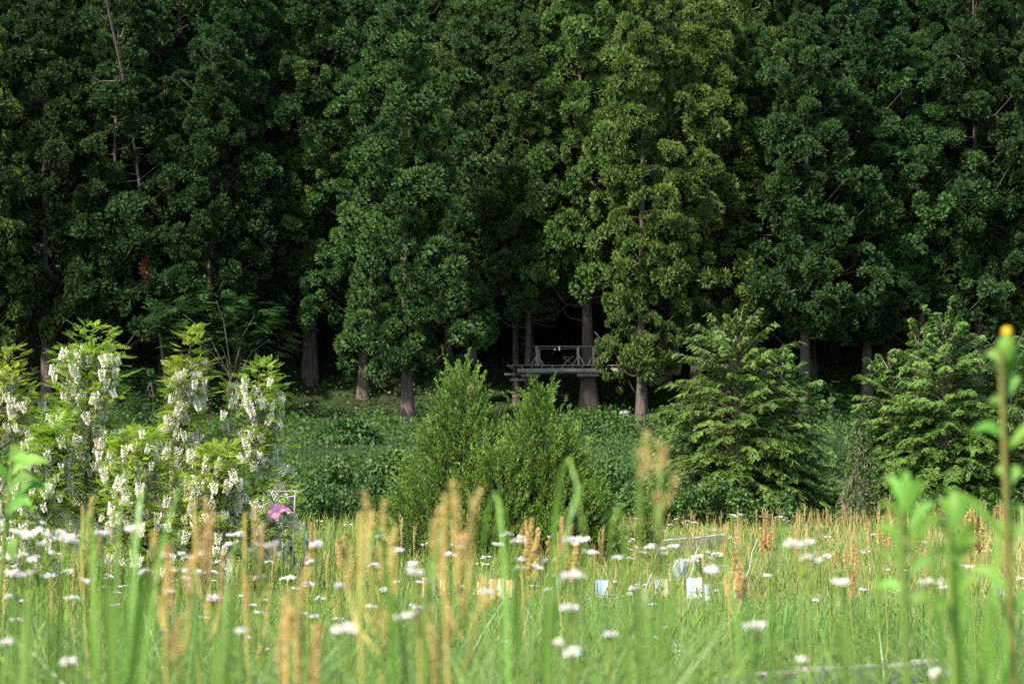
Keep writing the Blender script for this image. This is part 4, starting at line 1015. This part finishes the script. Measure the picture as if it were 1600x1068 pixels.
# ------------------------------------------------------------------ plastic seedling guards, tunnel, stakes
def guard(p0, p1, top, d, mat, label, group='plastic seedling guards', lean=0):
    w = (p1 - p0) / 2 * d / FPX; px = (p0 + p1) / 2; x = PX(px, d); z0 = GZ(x, d); h = PZ(top, d) - z0
    root = thing('seedling_guard', (x, d, z0), label, 'plastic guard', group, U(-.25, .25))
    mb = MB(); k = 6
    for q in range(4):
        c0 = np.array([[-1, -1], [1, -1], [1, 1], [-1, 1]][q]); c1 = np.array([[1, -1], [1, 1], [-1, 1], [-1, -1]][q])
        s = np.linspace(0, 1, k)[:, None]; e = c0 + (c1 - c0) * s
        bow = np.array([c0 + c1]) / 2 * (np.sin(np.pi * s) * U(-.12, .1))
        rows_ = []
        for z, g in ((0, 1.0), (.5, U(.95, 1.05)), (1, 1.04)):
            xy = (e + bow) * w * g
            rows_.append(np.concatenate([xy, np.full((k, 1), z * h) + rng.uniform(-.008, .008, (k, 1)) * (z == 1)], 1))
        v = np.concatenate(rows_); i = np.arange(k - 1)
        mb.add(v, np.concatenate([np.stack([r * k + i, r * k + i + 1, (r + 1) * k + i + 1, (r + 1) * k + i], 1) for r in (0, 1)]))
    mb.build('sleeve', mat, root)
    for (a, b) in ((-1, -1), (1, -1), (1, 1), (-1, 1)):
        s = MB(); tube(s, [(a * w * .93, b * w * .93, -.05), (a * w * .95, b * w * .95, h + U(.01, .05))], .006, 5); s.build('stake', M['twig'], root)
FY, FW, FB, FC = M['film_yellow'], M['film_white'], M['film_blue'], M['film_cream']
guard(662, 678, 900, 29, FY, 'first striped yellow guard beside the ochre sorrel'); guard(686, 697, 903, 29.4, FY, 'narrow striped yellow guard half behind the three-spiked sorrel')
guard(748, 767, 907, 30, FY, 'orange-yellow striped guard just past the three-spiked sorrel'); guard(767, 785, 903, 28.6, FY, 'brightest white and yellow striped guard, middle of the yellow row')
guard(792, 806, 905, 29, FY, 'last striped yellow guard beside the thin grass')
guard(931, 949, 905, 29, FB, 'single pale blue guard between the pinkish fleabane and the tunnel')
guard(1020, 1028, 905, 29.6, FW, 'narrow white guard at the tunnel hoop'); guard(1030, 1042, 903, 29.2, FC, 'cream guard under the tunnel netting')
guard(1072, 1095, 901, 28.6, FW, 'largest white guard under the tunnel'); guard(1098, 1113, 911, 28.2, FW, 'short white guard beside the largest white one')
guard(1140, 1160, 911, 28.4, FW, 'white guard behind the dense rust-red sorrel'); guard(1549, 1567, 905, 29.5, FB, 'pale blue guard near the orange-budded weed')
# white sack over a plant
d = 30.0; x = PX(1061, d); z0 = GZ(x, d)
mb = MB(); n1, n2 = 16, 9; th = np.arange(n1) * 2 * np.pi / n1; t = np.linspace(0, 1, n2)
rad = np.interp(t, [0, .2, .55, .85, 1], [.60, .9, 1, .62, .02]) * .095
v = np.stack([rad[:, None] * np.cos(th) * (1 + .14 * np.sin(5 * th + 3 * t[:, None])), rad[:, None] * np.sin(th) * (1 + .14 * np.cos(4 * th)), np.broadcast_to((.17 + t * .25)[:, None], (n2, n1)) + 0 * th], -1)
i = np.arange(n1); j = (i + 1) % n1
mb.add(v.reshape(-1, 3), np.concatenate([np.stack([k * n1 + i, k * n1 + j, (k + 1) * n1 + j, (k + 1) * n1 + i], 1) for k in range(n2 - 1)]))
sk = thing('plant_bag', (x, d, z0), 'crumpled white bag over a plant under the tunnel', 'bag')
mb.build('bag', FW, sk, True); mb = MB(); tube(mb, [(0, 0, 0), (.01, 0, .2), (0, 0, .4)], .006, 5); mb.build('stem', M['stem'], sk)

d = 30.0; x0 = PX(1010, d); tz = GZ(x0, d)
tn = thing('netted_tunnel', (x0, d, tz), 'low crop tunnel of thin pale hoops and ridge pole with draped net', 'crop tunnel')
Q = lambda px, py, y: np.array([PX(px, y) - x0, y - d, PZ(py, y) - tz])
def tub(name, pts, r, mat):
    mb = MB(); tube(mb, pts, r, 6); mb.build(name, mat, tn, True)
for (sh, yb_) in ((0, 1.3), (62, 1.5), (150, 1.7)):
    a, b, c, e, f = Q(1006 + sh, 922 - sh * .02, d - .5), Q(1020 + sh, 889 - sh * .02, d - .35), Q(1033 + sh, 848 - sh * .05, d), Q(1046 + sh, 843 - sh * .05, d + .35), Q(1052 + sh, 890, d + yb_)
    tub('hoop', [a, b, (b + c) / 2 + np.array([-.02, 0, .02]), c, e, f], .006, M['pipe'])
tub('ridge_pole', [Q(1036, 843, d + .1), Q(1085, 839, d + .1), Q(1131, 834, d + .1)], .008, M['pipe'])
tub('string', [Q(1036, 881, d - .3), Q(1090, 880, d - .3), Q(1138, 882, d - .3)], .003, M['rope'])
tub('string', [Q(1012, 909, d - .4), Q(1080, 911, d - .4), Q(1160, 909, d - .4)], .003, M['rope'])
mb = MB()
gu, gv = 26, 8
node = lambda u, v_: Q(1050 + u * 82, 840.5 - u * 6 + v_ * (26 + 8 * math.sin(u * 9)) * (1 - .55 * u), d + .1 - .5 * v_) + np.array([0, 0, .012 * math.sin(u * 23 + v_ * 6)])
A, Bq = [], []
for a in range(gu):
    for b in range(gv):
        p = node(a / gu, b / gv)
        for (c, e) in ((a + 1, b + 1), (a + 1, b - 1)):
            if 0 <= e <= gv: A.append(p); Bq.append(node(min(1, c / gu), e / gv))
A, Bq = np.array(A), np.array(Bq); tubes3(mb, A, (A + Bq) / 2, Bq, .0018, .0018)
mb.build('netting', M['netting'], tn)
for (px, p0, p1, dd, lab) in ((869, 885, 912, 27, 'thin pale stake between the white fleabanes'), (886, 897, 925, 27, 'thin pale stake next to the pinkish fleabane'), (926, 903, 925, 28.5, 'short stake beside the pale blue guard')):
    x = PX(px, dd); z0 = GZ(x, dd); mb = MB(); tube(mb, [(0, 0, -.05), (.005, 0, PZ(p0, dd) - z0)], .006, 6, cap=True)
    o = mb.build('garden_stake', M['pipe']); o.location = (x, dd, z0); tag(o, lab, 'stake', 'thin garden stakes')

# pale pipe frame with a pink cloth
d = 30.5; x0 = PX(450, d); z0 = GZ(x0, d)
pf = thing('pipe_frame', (x0, d, z0), 'pale metal pipe frame standing beside the rounded locust', 'frame')
Q = lambda px, py, y=d: np.array([PX(px, y) - x0, y - d, PZ(py, y) - z0])
for nm, a, b, r in (('post', Q(462, 765), Q(458, 880), .010), ('post', Q(476, 815, d + .3), Q(477, 880, d + .3), .012), 
                    ('rail', Q(416, 767.5), Q(466, 766.5), .008), ('rail', Q(414, 813), Q(456, 815), .010), ('rail', Q(450, 776, d + .2), Q(464, 774, d + .2), .008)):
    mb = MB(); tube(mb, [a, (a + b) / 2, b], r, 7, cap=True); mb.build(nm, M['pipe'], pf, True)
cl = thing('pink_cloth', (PX(438, d - .12), d - .12, PZ(800, d - .12)), 'bright pink cloth bunched over the pale pipe frame', 'cloth')
mb = MB(); nu, nv_ = 22, 12
u, v_ = np.meshgrid(np.linspace(0, 1, nu), np.linspace(0, 1, nv_))
s = d / FPX
ex = (-18 + 37 * u + 2.0 * np.sin(v_ * 7)) * s
topz = (13 - 16 * (u - .35) ** 2 * 2.2) * s
bot = np.interp(u, [0, .12, .3, .45, .5, .62, .85, 1], [-5, -11, -12, -10, 0, 2, -1, -2]) * s
ez = topz + (bot - topz) * v_ + .008 * np.sin(u * 25 + v_ * 3)
ey = -.16 * np.sin(np.pi * v_ * .5) + .022 * np.sin(u * 21 + v_ * 5) + .12
i = (np.arange(nv_ - 1)[:, None] * nu + np.arange(nu - 1)[None]).ravel()
mb.add(np.stack([ex, ey, ez], -1).reshape(-1, 3), np.stack([i, i + 1, i + nu + 1, i + nu], 1))
o = mb.build('cloth', M['pink'], cl, True); so = o.modifiers.new('thickness', 'SOLIDIFY'); so.thickness = .006

# stone kerb at the right
x0, y0, x1, y1 = PX(1112, 16.3), 16.3, PX(1490, 17.9), 17.9
kb = thing('stone_kerb', (x0, y0, GZ(x0, y0)), 'low grey-brown stone kerb showing through the grass at the bottom', 'kerb')
dirv = np.array([x1 - x0, y1 - y0]); ln = np.hypot(*dirv); nst = 6
for k in range(nst):
    mb = MB(); a = k / nst * ln + .008; b = (k + 1) / nst * ln - .008
    g0 = GZ(x0 + dirv[0] * (k + .5) / nst, y0 + dirv[1] * (k + .5) / nst) - GZ(x0, y0)
    box(mb, a, b, -.09, .09, g0 - .1, g0 + .15 + U(-.01, .012), .008)
    o = mb.build('stone', M['kerb'], kb); bv = o.modifiers.new('worn', 'BEVEL'); bv.width = .015; bv.segments = 2
kb.rotation_euler = (0, 0, math.atan2(dirv[1], dirv[0]))

# ------------------------------------------------------------------ foreground blades and weeds
n = 12000
y = np.sqrt(2.4 ** 2 + (13.5 ** 2 - 2.4 ** 2) * U(0, 1, n)); x = U(-1, 1, n) * (.2118 * y + .25); px = ppx(x, y)
gap = (px > 1100) & (px < 1500)
m = (U(0, 1, n) < np.where(gap, np.where(y < 4.5, .25, .04), 1.0) * (.35 + .9 * vnoise(x * 1.6 + 3, y * .8)))
x, y = x[m], y[m]; n = len(x); gz = ground_z(x, y)
tip = HORIZON + np.where(U(0, 1, n) < .12, U(150, 230, n), U(205, 350, n))
h = CAM_Z - (tip - HORIZON) * y / FPX - gz
h = np.clip(h, .12, 1.3); lean = U(.1, .8, n)
L = h / (1 - .35 * lean)
mb = MB(); ribbons(mb, np.stack([x, y, gz], 1), U(0, 6.28, n), L, U(.005, .012, n), lean, U(-.1, .9, n), 7, t_tip=.2)
n = 2600
y = np.sqrt(2.3 ** 2 + (5.5 ** 2 - 2.3 ** 2) * U(0, 1, n)); x = U(-1, 1, n) * (.2118 * y + .15); px = ppx(x, y)
m = U(0, 1, n) < np.where((px > 1090) & (px < 1480), .14, 1.0) * (.3 + 1.0 * vnoise(x * 3 + 3, y * 1.5)); x, y = x[m], y[m]; n = len(x); gz = ground_z(x, y)
h = np.clip(CAM_Z - np.where(U(0, 1, n) < .15, U(160, 225, n), U(215, 345, n)) * y / FPX - gz, .3, 1.3); lean = U(.15, 1.3, n)
ribbons(mb, np.stack([x, y, gz], 1), U(0, 6.28, n), h / (1 - .3 * lean), U(.006, .014, n), lean, U(-.3, 1.1, n), 9, t_tip=.25)
n = 230
y = U(2.4, 4.6, n); x = U(-1, 1, n) * (.2118 * y + .2); px = ppx(x, y)
m = U(0, 1, n) < np.where((px > 1100) & (px < 1440), .35, 1.0); x, y = x[m], y[m]; n = len(x); gz = ground_z(x, y)
h = np.clip(CAM_Z - np.where(U(0, 1, n) < .2, U(150, 215, n), U(225, 330, n)) * y / FPX - gz, .3, 1.3); lean = U(.3, 1.5, n)
ribbons(mb, np.stack([x, y, gz], 1), U(0, 6.28, n), h / (1 - .28 * lean), U(.010, .019, n), lean, U(-.1, 1.25, n), 12, t_tip=.2)
tag(mb.build('foreground_grass', M['blade']), kind='stuff')

def blade_clump(px, d, specs, label, mat='blade'):
    """specs: (tip px, tip py, width m, arch)"""
    x = PX(px, d); z0 = GZ(x, d)
    root = thing('reed_grass', (x, d, z0), label, 'grass clump', 'broad-bladed grass clumps close to the camera')
    for (tx, ty, w, arch) in specs:
        dy = U(-.15, .15); p = np.array([U(-.04, .04), U(-.04, .04), 0]); q = np.array([PX(tx, d + dy) - x, dy, PZ(ty, d + dy) - z0])
        mb = MB(); k = 12; s = np.linspace(0, 1, k)[:, None]
        ctrl = np.array([q[0] * .25, q[1] * .25, q[2] * (1.0 + arch)])
        c = (1 - s) ** 2 * p + 2 * s * (1 - s) * ctrl + s ** 2 * q
        f = U(-.7, .7); side = np.array([math.cos(f), math.sin(f), .15])
        ww = (w * .38 * np.interp(s[:, 0], [0, .15, .6, 1], [.5, 1, .72, .02]))[:, None]
        crease = UP * (ww * .35)
        v = np.stack([c - side * ww + crease, c, c + side * ww + crease], 1).reshape(-1, 3)
        i = np.arange(k - 1) * 3
        mb.add(v, np.concatenate([np.stack([i, i + 1, i + 4, i + 3], 1), np.stack([i + 1, i + 2, i + 5, i + 4], 1)]), np.repeat(U(.1, .8) + .2 * s[:, 0], 3))
        mb.build('leaf_blade', M[mat], root)
blade_clump(185, 3.0, [(310, 742, .014, .03), (190, 790, .013, .05), (235, 800, .013, .2), (120, 955, .012, .5), (250, 870, .012, .1), (160, 890, .013, .1), (210, 830, .012, .05), (140, 830, .009, .1), (100, 1000, .011, .3), (300, 900, .012, .3)],
            'tall broad-bladed grass clump with one blade reaching over the locusts')
blade_clump(330, 3.2, [(375, 860, .010, .1), (290, 940, .011, .3), (430, 990, .011, .5), (350, 950, .012, .1), (395, 930, .010, .2)], 'broad-bladed grass clump beside the ochre sorrel below the rounded locust')
blade_clump(60, 3.0, [(10, 950, .012, .2), (90, 960, .012, .1), (40, 985, .012, .3), (120, 980, .010, .4)], 'broad-bladed grass clump in the bottom corner')
blade_clump(640, 3.0, [(560, 985, .012, .5), (680, 950, .010, .3), (700, 985, .011, .5), (610, 960, .011, .2), (740, 1000, .010, .6), (720, 890, .007, .1)], 'arching grass clump between the two ochre sorrels')
blade_clump(830, 2.9, [(740, 1005, .009, .7), (925, 985, .009, .7), (985, 1030, .010, .8), (800, 975, .008, .35), (890, 1015, .009, .5), (760, 960, .007, .5)], 'arching grass clump low in the middle')
blade_clump(1015, 3.1, [(980, 850, .008, .03), (1060, 1000, .009, .5), (940, 985, .009, .6), (1000, 930, .008, .15), (1095, 1000, .009, .5), (1030, 960, .006, .2)], 'upright grass clump with one tall blade before the tunnel')
blade_clump(1175, 3.0, [(1100, 1010, .008, .5), (1240, 1020, .007, .6), (1150, 985, .006, .3)], 'short grass clump in front of the kerb end')
blade_clump(1330, 2.9, [(1270, 980, .008, .3), (1410, 1010, .008, .6), (1350, 965, .007, .2), (1300, 1025, .008, .4)], 'grass clump before the middle of the stone kerb')
blade_clump(1520, 2.8, [(1440, 955, .014, .45), (1590, 975, .014, .5), (1500, 920, .012, .2), (1480, 1000, .014, .5), (1560, 990, .014, .3), (1620, 960, .014, .5), (1400, 1035, .012, .6)], 'broad drooping reed blades in the bottom corner by the tall weeds', 'weed')

def tall_weed(px, tip, d, leafs, label, bud=None, stem='stem'):
    x = PX(px, d); z0 = GZ(x, d); H = PZ(tip, d) - z0
    root = thing('tall_weed', (x, d, z0), label, 'weed', 'tall leafy weeds close to the camera')
    mb = MB(); s = np.linspace(0, 1, 8)[:, None]
    tube(mb, np.array([0, 0, H]) * s + np.array([.012, .01, 0]) * np.sin(s * 4), np.linspace(.0058, .0032, 8), 7, .5); mb.build('stem', M[stem], root, True)
    for (py, dx, dyp, w) in leafs:
        p = np.array([0, 0, PZ(py, d) - z0]); dep = U(-.03, .03); q = np.array([dx * d / FPX, dep, (PZ(py - dyp, d) - z0)])
        lf = MB(); k = 7; t = np.linspace(0, 1, k)[:, None]
        c = p + (q - p) * t + UP * (.012 * np.sin(np.pi * t))
        ax = nrm(q - p); side = nrm(np.cross(ax, np.array([U(-.4, .4), -1, .5])))
        ww = (w / 2 * np.interp(t[:, 0], [0, .2, .5, .8, 1], [.25, .8, 1, .6, .02]))[:, None]
        v = np.stack([c - side * ww, c - UP * .002, c + side * ww], 1).reshape(-1, 3); i = np.arange(k - 1) * 3
        lf.add(v, np.concatenate([np.stack([i, i + 1, i + 4, i + 3], 1), np.stack([i + 1, i + 2, i + 5, i + 4], 1)]), U(.3, .9))
        lf.build('leaf', M['weed'], root)
    if bud:
        b = MB(); zz = np.linspace(-1, 1, 7); rr = np.sqrt(np.maximum(1 - zz ** 2, .03)); tube(b, np.stack([0 * zz, 0 * zz, H + zz * .020], 1), .012 * rr, 9, .3); b.build('bud', M['weed'], root, True)
        b = MB(); tube(b, np.stack([0 * zz, 0 * zz, H + .021 + zz * .006], 1), .0060 * rr, 8); b.build('petal_tip', M['bud'], root, True)
LW = [(805, -30, 62, .012), (805, 28, 58, .012), (800, 0, 66, .011), (835, -44, 50, .013), (838, 42, 52, .013), (862, 54, 58, .012), (865, -48, 40, .012), (890, -42, 20, .011), (905, 46, 25, .011), (930, -50, 5, .012), (945, 40, 0, .012)]
tall_weed(1416, 790, 2.6, LW, 'bright green weed with a rosette of pointed leaves before the second cypress group')
tall_weed(1490, 818, 2.6, [(a + 26, b * .8, c * .85, e) for a, b, c, e in LW], 'shorter pointed-leaf weed between the rosette weed and the orange-budded weed')
tall_weed(1575, 548, 2.7, [(560, -16, 18, .010), (560, 15, 20, .010), (568, -26, 10, .012), (570, 26, 14, .012), (582, -34, 26, .012), (588, 32, 22, .012), (600, -28, 22, .012), (620, 26, 30, .012), (650, -32, 20, .012), (690, -58, 16, .014), (700, 60, 35, .014), (755, -20, 18, .014), (760, 24, 20, .014), (850, -110, 90, .013), (850, 80, 60, .013), (930, -60, 40, .014), (960, 60, 40, .014)],
          'tallest blurred weed with a single orange-yellow bud', True, 'brownstem')
# broad-leaved plant at the left edge
d = 5.0; x = PX(20, d); z0 = GZ(x, d)
bp = thing('broad_leaf_weed', (x, d, z0), 'large-leaved green weed at the picture edge above the fleabane mass', 'weed')
mb = MB(); tube(mb, [(-.05, 0, 0), (-.03, 0, .8), (0, 0, PZ(720, d) - z0)], [.006, .005, .003], 6, .4); mb.build('stem', M['stem'], bp, True)
for (ax_, ay, bx, by) in ((20, 760, -30, 735), (10, 745, 75, 725), (15, 770, 70, 752), (12, 790, 85, 762), (5, 780, -40, 790), (10, 735, 30, 705), (15, 800, 60, 800), (8, 810, -20, 840), (10, 815, 55, 790), (12, 725, 55, 735), (5, 850, 20, 880), (5, 830, -10, 860)):
    p = np.array([PX(ax_, d) - x, U(-.05, .05), PZ(ay, d) - z0]); q = np.array([PX(bx, d) - x, p[1] - U(0, .06), PZ(by, d) - z0])
    lf = MB(); k = 7; t = np.linspace(0, 1, k)[:, None]; c = p + (q - p) * t + UP * (.02 * np.sin(np.pi * t)); side = nrm(np.cross(nrm(q - p), np.array([U(-.3, .3), -1, .9])))
    ww = (.015 * np.interp(t[:, 0], [0, .2, .5, .8, 1], [.2, .85, 1, .6, .02]))[:, None]
    v = np.stack([c - side * ww + UP * ww * .3, c, c + side * ww + UP * ww * .3], 1).reshape(-1, 3); i = np.arange(k - 1) * 3
    lf.add(v, np.concatenate([np.stack([i, i + 1, i + 4, i + 3], 1), np.stack([i + 1, i + 2, i + 5, i + 4], 1)]), U(.1, .8)); lf.build('leaf', M['weed'], bp)
